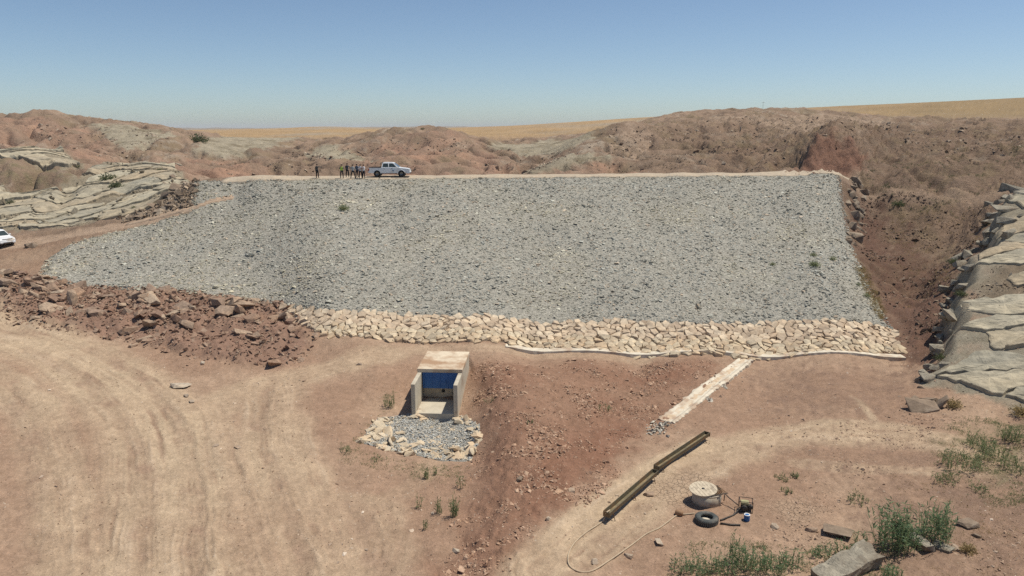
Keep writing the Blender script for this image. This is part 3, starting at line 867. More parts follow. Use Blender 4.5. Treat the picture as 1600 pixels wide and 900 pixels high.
def cells(poly, step, lift, skirt, name, mat, tint):
    """a solid sheet over a plan outline, following the land"""
    p = np.array(poly); lo, hi = p.min(0) - step, p.max(0) + step
    xs = np.arange(lo[0], hi[0], step); yy = np.arange(lo[1], hi[1], step)
    X, Y = np.meshgrid(xs, yy)
    keep = poly_sd(X, Y, poly) > -step * .4
    Zz = landz(X, Y) + lift + .03 * fbm(X * 1.3, Y * 1.3, 3, 130)
    idx = -np.ones(X.shape, int); idx[keep] = np.arange(keep.sum())
    vs = np.stack([X[keep], Y[keep], Zz[keep]], -1)
    a, b, c, d = idx[:-1, :-1], idx[:-1, 1:], idx[1:, 1:], idx[1:, :-1]
    ok = (a >= 0) & (b >= 0) & (c >= 0) & (d >= 0)
    fs = np.stack([a[ok], b[ok], c[ok], d[ok]], -1)
    n = len(vs)
    e = np.concatenate([fs[:, [0, 1]], fs[:, [1, 2]], fs[:, [2, 3]], fs[:, [3, 0]]])
    key = e.min(1) * n + e.max(1)
    u, i, cnt = np.unique(key, return_index=True, return_counts=True)
    eb = e[i[cnt == 1]]
    low = vs.copy(); low[:, 2] -= skirt
    side = np.stack([eb[:, 1], eb[:, 0], eb[:, 0] + n, eb[:, 1] + n], -1)
    me = np_mesh(name, np.concatenate([vs, low]), np.concatenate([fs, side]), mat=mat, smooth=True)
    set_col(me, 'tint', np.tile(np.array(tint), (2 * n, 1)))
    set_col(me, 'aux', np.zeros((2 * n, 3)))
    return me

M['gravel'] = stone_material('crushed_gravel', True, grain=9.0, var=.14)
def bed_material():
    m, nt, bs = mat_nodes('gravel_bed')
    base = nd(nt, 'ShaderNodeVertexColor', layer_name='tint').outputs['Color']
    obj_noise(nt, 2.0)
    vo = nd(nt, 'ShaderNodeTexVoronoi', Scale=6.5, feature='F1')
    nt.links.new(nt.nodes['TC'].outputs['Object'], vo.inputs['Vector'])
    sep = nt.nodes.new('ShaderNodeSeparateColor'); nt.links.new(vo.outputs['Color'], sep.inputs[0])
    c = mix_rgb(nt, base, (.62, .62, .62), ramp_fac(nt, sep.outputs[0], .1, .9, 1, 0), 'MULTIPLY')
    nt.links.new(c, bs.inputs['Base Color']); bs.inputs['Roughness'].default_value = .95; bs.inputs['Specular IOR Level'].default_value = .1
    nt.links.new(bump(nt, ramp_fac(nt, vo.outputs['Distance'], 0, .7, 1, 0), .8, .08), bs.inputs['Normal'])
    return m
M['gravel_bed'] = bed_material()
M['stone'] = stone_material('loose_stone', True, grain=5.0)
M['riprap'] = stone_material('cream_limestone', False, (.62, .525, .385), (.42, .335, .24), .3, 3.5, .5)
M['riprap_mass'] = stone_material('cream_limestone_mass', True, grain=3.5, var=.3)
M['redrock'] = stone_material('red_sandstone', False, (.43, .335, .25), (.25, .165, .125), .4, 3.2, .8)
M['apronrock'] = stone_material('pale_limestone', False, (.62, .53, .40), (.48, .40, .29), .25, 4, .4)

# ------------------------------------------------------------------ the dam
dam = empty('rockfill_dam', tuple(np.mean(np.array(CREST[2:]), 0) * np.array([1, 1, 0]) + np.array([0, -20, 0])))
put(dam, 'long grey gravel-faced rockfill dam spanning the valley', 'dam')
DL = -np.array(dam.location)
def dam_part(name, me, kind=None, parent=None):
    o = link(name, me, parent or dam, loc=tuple(DL) if parent is None else (0, 0, 0))
    if kind: o['kind'] = kind
    return o
dam_part('embankment', cells(GRAVEL, .7, .02, 1.6, 'embankment', M['gravel_bed'], (.375, .355, .305)))
_cr = np.array([c for c in CREST])
crest_poly = [tuple(c[:2] + np.array([0, -.25])) for c in CREST[1:]] + [tuple(CREST[-1][:2] + np.array([3.5, 3.5]))] + [tuple(c[:2] + np.array([0, 5.2])) for c in CREST[:0:-1]]
dam_part('crest_road', cells(crest_poly, .6, .06, .8, 'crest_road', M['stone'], (.46, .385, .295)))
_rp = np.array(RAMP[1:4]); _rt = np.gradient(_rp, axis=0); _rt /= np.hypot(_rt[:, 0], _rt[:, 1])[:, None]; _rn = np.column_stack([_rt[:, 1], -_rt[:, 0]])
dam_part('ramp', cells([tuple(p) for p in _rp + .55 * _rn] + [tuple(p) for p in (_rp - .55 * _rn)[::-1]], .35, .05, .4, 'ramp', M['stone'], (.40, .30, .22)))
# crushed stone facing
NG = 92000
q = inside(GRAVEL, NG, margin=-.25)
_rl = np.abs(line_dist(q[:, 0], q[:, 1], RAMP[1:4]) + .35 * fbm(q[:, 0] / 1.2, q[:, 1] / 1.2, 2, 143))
q = q[(_rl > .45) | (rng.random(NG) < .22)]; NG = len(q)
s = np.clip(rng.lognormal(math.log(.086), .42, NG), .04, .32)
gz = landz(q[:, 0], q[:, 1])
nrow = (q[:, 1] - 60) / 40
lo = rng.random(NG)
val = .365 * np.exp(rng.normal(0, .19, NG))
tone = fbm(q[:, 0] / 9, q[:, 1] / 9, 3, 140); tone2 = fbm(q[:, 0] / 3, q[:, 1] / 5, 3, 141)
warm = np.clip(tone * 1.2 + .15 + .5 * sstep(-10, -35, q[:, 0]), 0, 1)
gc = np.stack([val * (.98 + .08 * warm), val * (.985 + .01 * warm), val * (.885 - .10 * warm)], -1) * (1 + .15 * tone2 + .13 * fbm(q[:, 0] / 1.3, q[:, 1] / 8, 3, 142) + .16 * tone)[:, None]
dusty = rng.random(NG) < .10
gc[dusty] = np.array((.50, .42, .33)) * rng.uniform(.7, 1.1, (dusty.sum(), 1))
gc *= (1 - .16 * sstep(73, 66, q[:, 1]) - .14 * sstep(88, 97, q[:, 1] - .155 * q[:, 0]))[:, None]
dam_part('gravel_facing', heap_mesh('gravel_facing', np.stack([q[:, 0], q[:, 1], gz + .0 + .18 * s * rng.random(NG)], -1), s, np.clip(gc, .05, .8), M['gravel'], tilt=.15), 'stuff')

# squared riprap blocks along the toe: one object per block
def clip_cell(site, others, r=3.0):
    poly = [(site[0] + r * math.cos(t), site[1] + r * math.sin(t)) for t in np.linspace(0, 2 * np.pi, 12, endpoint=False)]
    for o in others:
        mx, my = (site[0] + o[0]) / 2, (site[1] + o[1]) / 2
        nx, ny = o[0] - site[0], o[1] - site[1]
        out = []
        for i in range(len(poly)):
            p, t = poly[i], poly[(i + 1) % len(poly)]
            dp, dt = (p[0] - mx) * nx + (p[1] - my) * ny, (t[0] - mx) * nx + (t[1] - my) * ny
            if dp <= 0: out.append(p)
            if (dp < 0) != (dt < 0):
                k = dp / (dp - dt); out.append((p[0] + k * (t[0] - p[0]), p[1] + k * (t[1] - p[1])))
        poly = out
        if len(poly) < 3: return []
    return poly

def block_from_cell(poly, c, zfun, gap=.035, thick=.19, r=random):
    p = np.array(poly)
    # merge very short edges
    k = [i for i in range(len(p)) if np.hypot(*(p[i] - p[i - 1])) > .12]
    p = p[k] if len(k) >= 3 else p
    d = p - c; ln = np.hypot(d[:, 0], d[:, 1])[:, None]
    p = c + d * np.maximum(.55, 1 - gap / np.maximum(ln, .05)) 
    z0 = zfun(p[:, 0], p[:, 1]); zc = zfun(np.array([c[0]]), np.array([c[1]]))[0]
    n = len(p)
    tx, ty = r.gauss(0, .14), r.gauss(0, .14)
    H = thick * r.uniform(.55, 1.35)
    def ring(sc, h, jit):
        q = c + (p - c) * sc + np.array([[r.gauss(0, jit), r.gauss(0, jit)] for _ in range(n)])
        dz = tx * (q[:, 0] - c[0]) + ty * (q[:, 1] - c[1])
        return np.column_stack([q, z0 + h + dz + np.array([r.gauss(0, jit * .5) for _ in range(n)])])
    r0, r1, r2 = ring(.97, -.30, 0), ring(1.0, H * .55, .03), ring(.84, H, .045)
    top = np.array([[c[0], c[1], zc + H * 1.02]])
    v = np.concatenate([r0, r1, r2, top]) - np.array([c[0], c[1], zc])
    f = []
    for i in range(n):
        j = (i + 1) % n
        f += [(i, j, n + j, n + i), (n + i, n + j, 2 * n + j, 2 * n + i)]
    tri = [(2 * n + i, 2 * n + (i + 1) % n, 3 * n) for i in range(n)]
    return v, f, tri, (c[0], c[1], zc)

rip = empty('toe_riprap'); rip.parent = dam; rip.location = tuple(DL)
rp = np.array(RIPRAP)
sites = []
lo_, hi_ = rp.min(0) - 1.5, rp.max(0) + 1.5
cand = rng.uniform(lo_, hi_, (60000, 2)); cand = cand[poly_sd(cand[:, 0], cand[:, 1], RIPRAP) > -2.0]
grid_ = {}
for p in cand:
    rmin = .36 + .42 * rng.random() ** 1.6
    key = (int(p[0]), int(p[1])); ok = True
    for dx in (-1, 0, 1):
        for dy in (-1, 0, 1):
            for s_ in grid_.get((key[0] + dx, key[1] + dy), ()):
                if (s_[0] - p[0]) ** 2 + ((s_[1] - p[1]) * 1.15) ** 2 < max(rmin, s_[2]) ** 2: ok = False
    if ok:
        grid_.setdefault(key, []).append((p[0], p[1], rmin)); sites.append((p[0], p[1]))
sites = np.array(sites)
ins = poly_sd(sites[:, 0], sites[:, 1], RIPRAP) > -.05
blocks = []
for i in np.where(ins)[0]:
    d = np.hypot(*(sites - sites[i]).T)
    near = np.argsort(d)[1:22]
    pl = clip_cell(sites[i], sites[near])
    if len(pl) >= 3:
        c = np.mean(np.array(pl), 0)
        blocks.append((c[1], pl, c))
blocks.sort(key=lambda b: b[0])
zfun = lambda a, b: base_h(a, b)
restv, restf, restc, roff = [], [], [], 0
for k, (_, pl, c) in enumerate(blocks):
    v, f, tri, loc = block_from_cell(pl, c, zfun)
    if k < 300:
        me = bpy.data.meshes.new('stone'); me.from_pydata(v.tolist(), [], f + tri); me.materials.append(M['riprap'])
        link('stone', me, rip, loc=loc)
    else:
        t3 = [(a, b, c2) for a, b, c2, d2 in f] + [(a, c2, d2) for a, b, c2, d2 in f] + tri
        restv.append(v + np.array(loc)); restf.append(np.array(t3) + roff); roff += len(v)
        u = rng.random(); restc.append(np.tile(np.array((.43, .33, .24)) * (1 - u) + np.array((.64, .53, .395)) * u, (len(v), 1)))
if restv:
    me = np_mesh('small_blocks', np.concatenate(restv), np.concatenate(restf), mat=M['riprap_mass']); set_col(me, 'tint', np.concatenate(restc))
    link('small_blocks', me, rip)['kind'] = 'stuff'
print('riprap', len(blocks))
me = cells(RIPRAP, .5, -.05, 1.2, 'bedding', M['stone'], (.24, .18, .13)); link('bedding', me, rip)
nc = 1500
q = inside(RIPRAP, nc); s = np.clip(rng.lognormal(math.log(.11), .35, nc), .05, .25)
cc = np.array((.50, .385, .28)) * rng.uniform(.6, 1.1, (nc, 1))
me = heap_mesh('chinking', np.stack([q[:, 0], q[:, 1], base_h(q[:, 0], q[:, 1]) + .12 * rng.random(nc)], -1), s, cc, M['stone']); link('chinking', me, rip)['kind'] = 'stuff'

# ------------------------------------------------------------------ bare rock slabs on both sides of the valley, each its own piece
M['slab_rock'] = stone_material('bedded_sandstone', False, (.43, .39, .30), (.34, .305, .235), .33, 1.3, 1.0, .16)
def rock_plates(poly, axis, la, lc, parent, thick, lip, skip, rough=.05, gaps=(.03, .16), margin=.15, steep=.5, extra=.25, seed=1):
    r = np.random.default_rng(seed); rr = random.Random(seed)
    ax = np.array(axis) / np.hypot(*axis); ac = np.array([-ax[1], ax[0]])
    P = np.array(poly); uv = np.column_stack([P @ ax / la, P @ ac / lc])
    lo, hi = np.floor(uv.min(0)) - 1, np.ceil(uv.max(0)) + 1
    st = []
    for i in range(int(lo[0]), int(hi[0]) + 1):
        for j in range(int(lo[1]), int(hi[1]) + 1):
            st.append((i + (j % 2) * .5 + r.uniform(-.38, .38), j + r.uniform(-.36, .36)))
            if r.random() < extra: st.append((i + r.uniform(0, 1), j + r.uniform(-.4, .4)))
    st = np.array(st)
    W = np.outer(st[:, 0] * la, ax) + np.outer(st[:, 1] * lc, ac)
    ins = poly_sd(W[:, 0], W[:, 1], poly) > margin
    for i in np.where(ins)[0]:
        if skip is not None and r.random() < skip(W[i, 0], W[i, 1]): continue
        d = np.hypot(*(st - st[i]).T); cell = clip_cell(st[i], st[np.argsort(d)[1:20]], 2.0)
        if len(cell) < 3: continue
        cw = np.array([np.array(q)[0] * la * ax + np.array(q)[1] * lc * ac for q in cell])
        # break the outline into short irregular runs
        ol = []
        for k in range(len(cw)):
            p, q = cw[k], cw[(k + 1) % len(cw)]; L = np.hypot(*(q - p)); nn = max(1, int(L / .45))
            for t in range(nn):
                w = p + (q - p) * t / nn
                ol.append(w + r.normal(0, .10 if t else .03, 2))
        ol = np.array(ol); c = ol.mean(0)
        for _ in range(7):
            out_ = poly_sd(ol[:, 0], ol[:, 1], poly) < -.35
            ol[out_] = c + (ol[out_] - c) * .86
        c = ol.mean(0); dd = ol - c; ln = np.hypot(dd[:, 0], dd[:, 1])[:, None]
        gap = r.uniform(*gaps)
        ol = c + dd * np.maximum(.6, 1 - gap / np.maximum(ln, .1)); n = len(ol)
        zz = base_r(ol[:, 0], ol[:, 1])
        if zz.max() - zz.min() > steep * max(np.ptp(ol[:, 0]), np.ptp(ol[:, 1])): continue
        H = thick * r.uniform(.3, 1.3); tl = lip * r.uniform(.3, 1.5); tx = r.normal(0, .03)
        rings = []; ph = r.uniform(0, 9)
        lev = ((1.0, -.9), (1.0, -.10), (.97, .0), (.84, .0), (.64, .0), (.42, .0), (.2, .0))
        Q = np.concatenate([c + (ol - c) * sc for sc, _ in lev]); zb = base_r(Q[:, 0], Q[:, 1]).reshape(len(lev), n)
        for li, (sc, hh) in enumerate(lev):
            q = Q[li * n:(li + 1) * n]
            z = zb[li] + H + hh * (1 if hh < -.5 else H * 2)
            z = z - tl * ((q - c) @ ac) + tx * ((q - c) @ ax)
            if hh > -.5: z = z + rough * fbm(q @ ax / 1.5 + ph, q @ ac / .8, 3, 190) + r.normal(0, rough * .15, n)
            rings.append(np.column_stack([q, z]))
        zc = rings[-1][:, 2].mean()
        v = np.concatenate(rings + [np.array([[c[0], c[1], zc]])]); o3 = np.array([c[0], c[1], zc]); f = []
        for a_ in range(len(rings) - 1):
            for k in range(n):
                f.append((a_ * n + k, a_ * n + (k + 1) % n, (a_ + 1) * n + (k + 1) % n, (a_ + 1) * n + k))
        f += [((len(rings) - 1) * n + k, (len(rings) - 1) * n + (k + 1) % n, len(rings) * n) for k in range(n)]
        me = bpy.data.meshes.new('rock_slab'); me.from_pydata((v - o3).tolist(), [], f); me.materials.append(M['slab_rock'])
        link('rock_slab', me, parent, tuple(o3))
base_r = landz
def soil_left(a_, b_):
    w = warp(np.array([a_]), np.array([b_]))[0]
    s_ = max(float(poly_sd(np.array([w[0]]), np.array([w[1]]), z)[0]) for z in Z_OLIVE[:2])
    return .95 if s_ > 0 else .10
rock_plates(ROCK_L[0], (.92, .40), 9.0, 4.2, PIECE['hillside_left'], .30, .045, soil_left, seed=5)
rock_plates(ROCK_L[1], (.96, .28), 14, 6.0, PIECE['hillside_left'], .5, .05, None, seed=6)
rock_plates(SLAB, (.80, -.60), 7.5, 3.6, PIECE['hillside_right'], .16, .035, lambda a_, b_: .9 if poly_sd(np.array([a_]), np.array([b_]), SLAB_SOIL)[0] > 0 else (.02 if b_ < 62 else .12), rough=.07, gaps=(.02, .12), margin=.7, steep=9, extra=.7, seed=8)

# ------------------------------------------------------------------ rubble bank on the left
heap = empty('rubble_heap', tuple(g(250, 505)))
put(heap, 'bank of broken reddish rock heaped below the left end of the dam', 'rubble')
HL = -np.array(heap.location)
BL = []
for k, (v, f) in enumerate(BLOCK):
    me = np_mesh('rock', v, f, mat=M['redrock']); BL.append(me)
def drop_rocks(poly, n, smin, smax, power, name, parent, off, meshes, sink=.25, dens=None, flat=(1, 1)):
    pts = []
    while len(pts) < n:
        q = inside(poly, n * 2)
        if dens is not None: q = q[rng.random(len(q)) < dens(q[:, 0], q[:, 1])]
        pts.extend(q.tolist())
    pts = np.array(pts[:n])
    s = smin + (smax - smin) * rng.random(n) ** power
    z = landz(pts[:, 0], pts[:, 1])
    for i in range(n):
        k = s[i]
        o = link(name, meshes[rng.integers(len(meshes))], parent, loc=(pts[i, 0] + off[0], pts[i, 1] + off[1], z[i] + k * sink * rng.uniform(-.2, 1.4) + off[2]),
                 rot=(rng.normal(0, .35), rng.normal(0, .35), rng.uniform(0, 6.3)), scale=(k * rng.uniform(.8, 1.5), k, k * rng.uniform(.55, 1.0) * flat[0]))
def upper_dense(a, b):
    sd = poly_sd(a, b, RUBBLE)
    f = fbm(a / 4, b / 4, 3, 150)
    e = sstep(57, 67, b + .06 * a)
    return np.clip(.02 + .9 * e + .30 * f, 0.02, 1)
drop_rocks(RUBBLE, 300, .20, .74, 1.7, 'rock', heap, HL, BL, .3, upper_dense)
nr = 8000
q = inside(RUBBLE, nr * 3, margin=-.6); q = q[rng.random(len(q)) < np.clip(upper_dense(q[:, 0], q[:, 1]) + .25, 0, 1)][:nr]; nr = len(q)
s = np.clip(rng.lognormal(math.log(.12), .5, nr), .04, .42)
u = rng.random((nr, 1))
cc = (np.array((.24, .145, .105)) * (1 - u) + np.array((.37, .27, .20)) * u)
me = heap_mesh('loose_rubble', np.stack([q[:, 0], q[:, 1], landz(q[:, 0], q[:, 1]) + .2 * s], -1), s, cc, M['stone'])
o = link('loose_rubble', me, heap, loc=tuple(HL)); o['kind'] = 'stuff'

# ------------------------------------------------------------------ loose grit and clods over the valley floor
def grit(name, label, cat, poly, n, med, spread, ca, cb, dens=None, lift=.0, mx=.3, margin=-.5):
    q = inside(poly, n * 3, margin=margin)
    if dens is not None: q = q[rng.random(len(q)) < dens(q[:, 0], q[:, 1])]
    q = q[:n]; m = len(q)
    s = np.clip(rng.lognormal(math.log(med), spread, m), .015, mx)
    u = rng.random((m, 1)) ** 1.3
    cc = np.array(ca) * (1 - u) + np.array(cb) * u
    me = heap_mesh(name, np.stack([q[:, 0], q[:, 1], landz(q[:, 0], q[:, 1]) + lift * s], -1), s, cc, M['stone'])
    put(link(name, me), label, cat, kind='stuff')
FLOOR = [(-48, 24), (46, 24), (40, 48), (33, 58), (-10, 58), (-40, 60)]
grit('scattered_stones', 'small pale stones strewn over the valley floor', 'stones', FLOOR, 9000, .03, .55, (.30, .20, .14), (.62, .52, .42),
     lambda a, b: np.clip(.25 + .9 * fbm(a / 5, b / 5, 3, 160), .04, 1) * np.where(line_dist(a, b, PALE[0][0]) < 3, .25, 1))
grit('earth_clods', 'loose red earth clods turned up beside the outlet channel', 'clods', CLODS, 10500, .055, .5, (.34, .215, .15), (.50, .35, .25),
     lambda a, b: np.clip(.1 + 1.5 * fbm(a / 3, b / 3, 3, 161), .02, 1), mx=.28)
RLOW = gpoly([(1330, 640), (1600, 650), (1750, 700), (1750, 900), (1300, 905), (1180, 850), (1300, 760)])
grit('broken_clods', 'brown clods and stones on the lower right ground', 'clods', RLOW, 4200, .04, .5, (.32, .22, .16), (.50, .37, .27),
     lambda a, b: np.clip(.15 + 1.4 * fbm(a / 4, b / 4, 3, 162), .02, 1))
SCREE = gpoly([(200, 345), (300, 322), (305, 290), (285, 285), (270, 310), (190, 338)])
grit('scree', 'broken brown scree below the left rock ledges', 'scree', SCREE, 1600, .20, .5, (.20, .15, .11), (.38, .31, .24), mx=.9)

HILLS = gpoly([(-60, 200), (120, 192), (240, 204), (300, 235), (420, 240), (520, 230), (660, 207), (760, 228), (860, 235), (985, 198), (1100, 190), (1300, 185), (1500, 200), (1660, 215), (1660, 262), (1360, 264), (1330, 245), (1200, 262), (1000, 266), (830, 266), (700, 270), (430, 272), (320, 268), (240, 252), (180, 250), (60, 236), (-60, 236)])
grit('hill_stones', 'loose stones and broken rock littering the hills behind the dam', 'stones', HILLS, 11000, .15, .55, (.24, .17, .125), (.44, .36, .28),
     lambda a, b: np.clip(.25 + 1.2 * fbm(a / 9, b / 9, 3, 163), .03, 1), mx=1.0, margin=.5)
RSIDE = gpoly([(1330, 290), (1400, 296), (1600, 312), (1560, 375), (1490, 460), (1450, 560), (1405, 530), (1350, 420)])
grit('slope_stones', 'dark brown stones and crumbled earth on the right-hand slope', 'stones', RSIDE, 3600, .09, .55, (.12, .08, .06), (.27, .20, .15),
     lambda a, b: np.clip(.25 + 1.2 * fbm(a / 4, b / 4, 3, 164), .03, 1), mx=.6)
grit('ledge_debris', 'broken pale rock lying on the left-hand ledges', 'chips', ROCK_L[0], 2600, .12, .6, (.20, .17, .125), (.42, .37, .285),
     lambda a, b: np.clip(.2 + 1.2 * fbm(a / 4, b / 4, 3, 166), .03, 1), lift=.6, mx=.6, margin=.3)
grit('soil_crumbs', 'crumbs of dry earth over the whole valley floor', 'crumbs', FLOOR, 8000, .03, .45, (.30, .20, .14), (.42, .31, .23),
     lambda a, b: np.clip(.35 + 1.1 * fbm(a / 2.5, b / 2.5, 4, 167), .05, 1), mx=.12)
grit('outcrop_soil_stones', 'small stones in the brown soil on top of the right outcrop', 'stones', SLAB_SOIL, 1500, .06, .55, (.20, .15, .11), (.40, .34, .26),
     lambda a, b: np.clip(.35 + 1.2 * fbm(a / 3, b / 3, 3, 168), .03, 1), mx=.3)
# ------------------------------------------------------------------ building kit
def add_box(bm, x0, x1, y0, y1, z0, z1, bev=0.0):
    vs = [bm.verts.new((x, y, z)) for z in (z0, z1) for y in (y0, y1) for x in (x0, x1)]
    fs = [bm.faces.new([vs[i] for i in q]) for q in ((0, 2, 3, 1), (4, 5, 7, 6), (0, 1, 5, 4), (2, 6, 7, 3), (0, 4, 6, 2), (1, 3, 7, 5))]
    if bev:
        es = list({e for f in fs for e in f.edges})
        bmesh.ops.bevel(bm, geom=es, offset=bev, segments=2, profile=.6, affect='EDGES')

def box_obj(name, dims, mat, parent, bev=0.01, **kw):
    bm = bmesh.new(); add_box(bm, *dims, bev=bev)
    return bm_obj(name, bm, mat, parent, **kw)

def add_tube(bm, pts, r, n=8, cap=True):
    pts = [Vector(p) for p in pts]
    rings = []
    for i, p in enumerate(pts):
        t = (pts[min(i + 1, len(pts) - 1)] - pts[max(i - 1, 0)]).normalized()
        up = Vector((0, 0, 1)) if abs(t.z) < .95 else Vector((1, 0, 0))
        a = t.cross(up).normalized(); b = a.cross(t).normalized()
        rr = r[i] if isinstance(r, (list, tuple)) else r
        rings.append([bm.verts.new(p + (a * math.cos(k * 2 * math.pi / n) + b * math.sin(k * 2 * math.pi / n)) * rr) for k in range(n)])
    for q, w in zip(rings[:-1], rings[1:]):
        for k in range(n): bm.faces.new((q[k], q[(k + 1) % n], w[(k + 1) % n], w[k]))
    if cap:
        bm.faces.new(rings[0][::-1]); bm.faces.new(rings[-1])

def add_lathe(bm, prof, n=24, center=(0, 0, 0), axis='Z', closed=False):
    rings = []
    cx, cy, cz = center
    for r, h in prof:
        ring = []
        for k in range(n):
            t = 2 * math.pi * k / n
            if axis == 'Z': p = (cx + r * math.cos(t), cy + r * math.sin(t), cz + h)
            else: p = (cx + r * math.cos(t), cy + h, cz + r * math.sin(t))
            ring.append(bm.verts.new(p))
        rings.append(ring)
    prs = list(zip(rings[:-1], rings[1:])) + ([(rings[-1], rings[0])] if closed else [])
    for q, w in prs:
        for k in range(n): bm.faces.new((q[k], q[(k + 1) % n], w[(k + 1) % n], w[k]))
    if not closed:
        if prof[0][0] > 1e-4: bm.faces.new(rings[0][::-1])
        if prof[-1][0] > 1e-4: bm.faces.new(rings[-1])

def lathe_obj(name, prof, mat, parent, n=24, center=(0, 0, 0), axis='Z', closed=False, smooth=True, **kw):
    bm = bmesh.new(); add_lathe(bm, prof, n, center, axis, closed)
    return bm_obj(name, bm, mat, parent, smooth=smooth, **kw)

def tube_obj(name, pts, r, mat, parent, n=8, **kw):
    bm = bmesh.new(); add_tube(bm, pts, r, n)
    return bm_obj(name, bm, mat, parent, smooth=True, **kw)

def smooth_line(pts, k=8):
    p = [np.array(q, float) for q in pts]; p = [2 * p[0] - p[1]] + p + [2 * p[-1] - p[-2]]
    out = []
    for i in range(1, len(p) - 2):
        for j in range(k):
            f = j / k
            out.append(.5 * (2 * p[i] + (p[i + 1] - p[i - 1]) * f + (2 * p[i - 1] - 5 * p[i] + 4 * p[i + 1] - p[i + 2]) * f * f + (3 * p[i] - p[i - 1] - 3 * p[i + 1] + p[i + 2]) * f ** 3))
    out.append(p[-2])
    return out

def gl(u, v):
    p = g(u, v, landz)
    return p
def lz(x, y):
    return float(landz(np.array([float(x)]), np.array([float(y)]))[0])

M['concrete'] = basic('weathered_concrete', (.47, .42, .335), .9, 0, .12, 1.6, .06, .01, .15, (.30, .225, .16), .25)
M['slabtop'] = basic('dusty_concrete_slab', (.60, .51, .39), .92, 0, .10, 1.2, .06, .01, .1, (.36, .235, .15), .45)
M['plaster'] = basic('pale_mortar', (.58, .52, .42), .92, 0, .15, 2.0, .35, .03, .1, (.40, .30, .22), .4)
M['silt'] = basic('tan_silt', (.52, .40, .28), .95, 0, .15, 3.0, .3, .03, .05, (.60, .54, .44), .4)
M['blue_steel'] = basic('blue_painted_steel', (.013, .095, .30), .5, .0, .12, 2, .05, .01, .4)
M['rust'] = basic('rusty_steel', (.15, .10, .06), .75, .3, .3, 7, .3, .01, .3, (.22, .115, .05), .4)
M['trough'] = basic('brown_painted_steel', (.135, .115, .075), .55, .4, .25, 4, .15, .01, .35, (.19, .12, .065), .35)
M['water'] = basic('murky_water', (.09, .075, .04), .08, 0, .1, 2, 0, .01, .5)
M['wood'] = basic('bleached_wood', (.52, .44, .33), .85, 0, .2, 9, .35, .01, .15, (.30, .25, .19), .3)
M['rubber'] = basic('dusty_rubber', (.075, .08, .078), .85, 0, .25, 5, .25, .01, .2, (.17, .15, .125), .3)
M['hose'] = basic('tan_hose', (.42, .33, .23), .7, 0, .15, 8, .1, .005, .25)
M['black'] = basic('black_metal', (.02, .02, .022), .55, .2, .3, 8, .1, .005, .4)
M['dark_pipe'] = basic('dark_pipe', (.06, .052, .045), .6, .2, .3, 8, .1, .005, .4)
M['yellow'] = basic('faded_yellow_paint', (.34, .31, .17), .6, 0, .2, 8, .1, .005, .35)
M['blue_plastic'] = basic('blue_plastic', (.02, .11, .30), .4, 0, .1, 8, .05, .005, .4)
M['white_plastic'] = basic('white_plastic', (.72, .72, .70), .45, 0, .08, 8, .05, .005, .4)

# ------------------------------------------------------------------ mortar strip along the toe and the drain channel
def strip_mesh(name, line, prof, mat, jag=.0, k=10, seed=0):
    """cross-section prof [(offset, height)] swept along a plan line on the land"""
    pts = smooth_line([np.array([p[0], p[1]]) for p in line], k)
    r = np.random.default_rng(seed)
    vs = []
    n = len(prof)
    pa = np.array(pts); zs_ = .5 * base_h(pa[:, 0], pa[:, 1]) + .5 * landz(pa[:, 0], pa[:, 1]); kk = 9
    zs_ = np.convolve(np.pad(zs_, kk // 2, mode='edge'), np.ones(kk) / kk, 'valid')
    for i, p in enumerate(pts):
        t = pts[min(i + 1, len(pts) - 1)] - pts[max(i - 1, 0)]; t = t / np.linalg.norm(t); nn = np.array([t[1], -t[0]])
        zc = float(zs_[i])
        for j, (o, h) in enumerate(prof):
            e = 1.0 + (r.normal(0, jag) if j in (0, 1, n - 2, n - 1) else 0)
            q = p + nn * o * e
            vs.append((q[0], q[1], zc + h + (r.normal(0, jag * .04))))
    fs = [(i * n + j, i * n + j + 1, (i + 1) * n + j + 1, (i + 1) * n + j) for i in range(len(pts) - 1) for j in range(n - 1)]
    fs += [tuple(range(n))[::-1], tuple((len(pts) - 1) * n + j for j in range(n))]
    fs += [(i * n, (i + 1) * n, (i + 1) * n + n - 1, i * n + n - 1) for i in range(len(pts) - 1)]
    bm = bmesh.new()
    bv = [bm.verts.new(v) for v in vs]
    for f in fs: bm.faces.new([bv[i] for i in f])
    return bm
toe_line = [at_z(u, v, z)[:2] for u, v, z in [(790, 549.5, .7), (900, 553.5, .5), (1000, 556.5, .28), (1100, 559, .12), (1200, 560, .05), (1300, 560.5, .05), (1412, 559, .1)]]
foot = bm_obj('concrete_footing', strip_mesh('concrete_footing', toe_line, [(-.62, -.4), (-.60, .15), (-.1, .17), (.36, .15), (.40, -.4)], M['plaster'], .05, 16, 3), M['plaster'])
put(foot, 'thin white mortar footing along the base of the riprap', 'footing')
ch_line = [at_z(u, v, z)[:2] for u, v, z in [(1164, 563.5, .1), (1140, 582, .12), (1108, 607, .15), (1073, 635, .15), (1040, 660, .12)]]
chan = empty('drain_channel', (ch_line[2][0], ch_line[2][1], 0)); put(chan, 'white mortar-lined drain channel running from the toe footing', 'channel')
CL = (-ch_line[2][0], -ch_line[2][1], 0)
bm_obj('lining', strip_mesh('lining', ch_line, [(-.66, -.4), (-.62, .07), (-.46, .15), (-.28, .06), (.28, .06), (.46, .14), (.62, .07), (.66, -.4)], M['plaster'], .09, 14, 4), M['plaster'], chan, loc=CL)
bm_obj('channel_bed', strip_mesh('channel_bed', ch_line, [(-.16, -.1), (-.14, .066), (.05, .075), (.22, .068), (.24, -.1)], M['silt'], .3, 14, 5), M['silt'], chan, loc=CL)
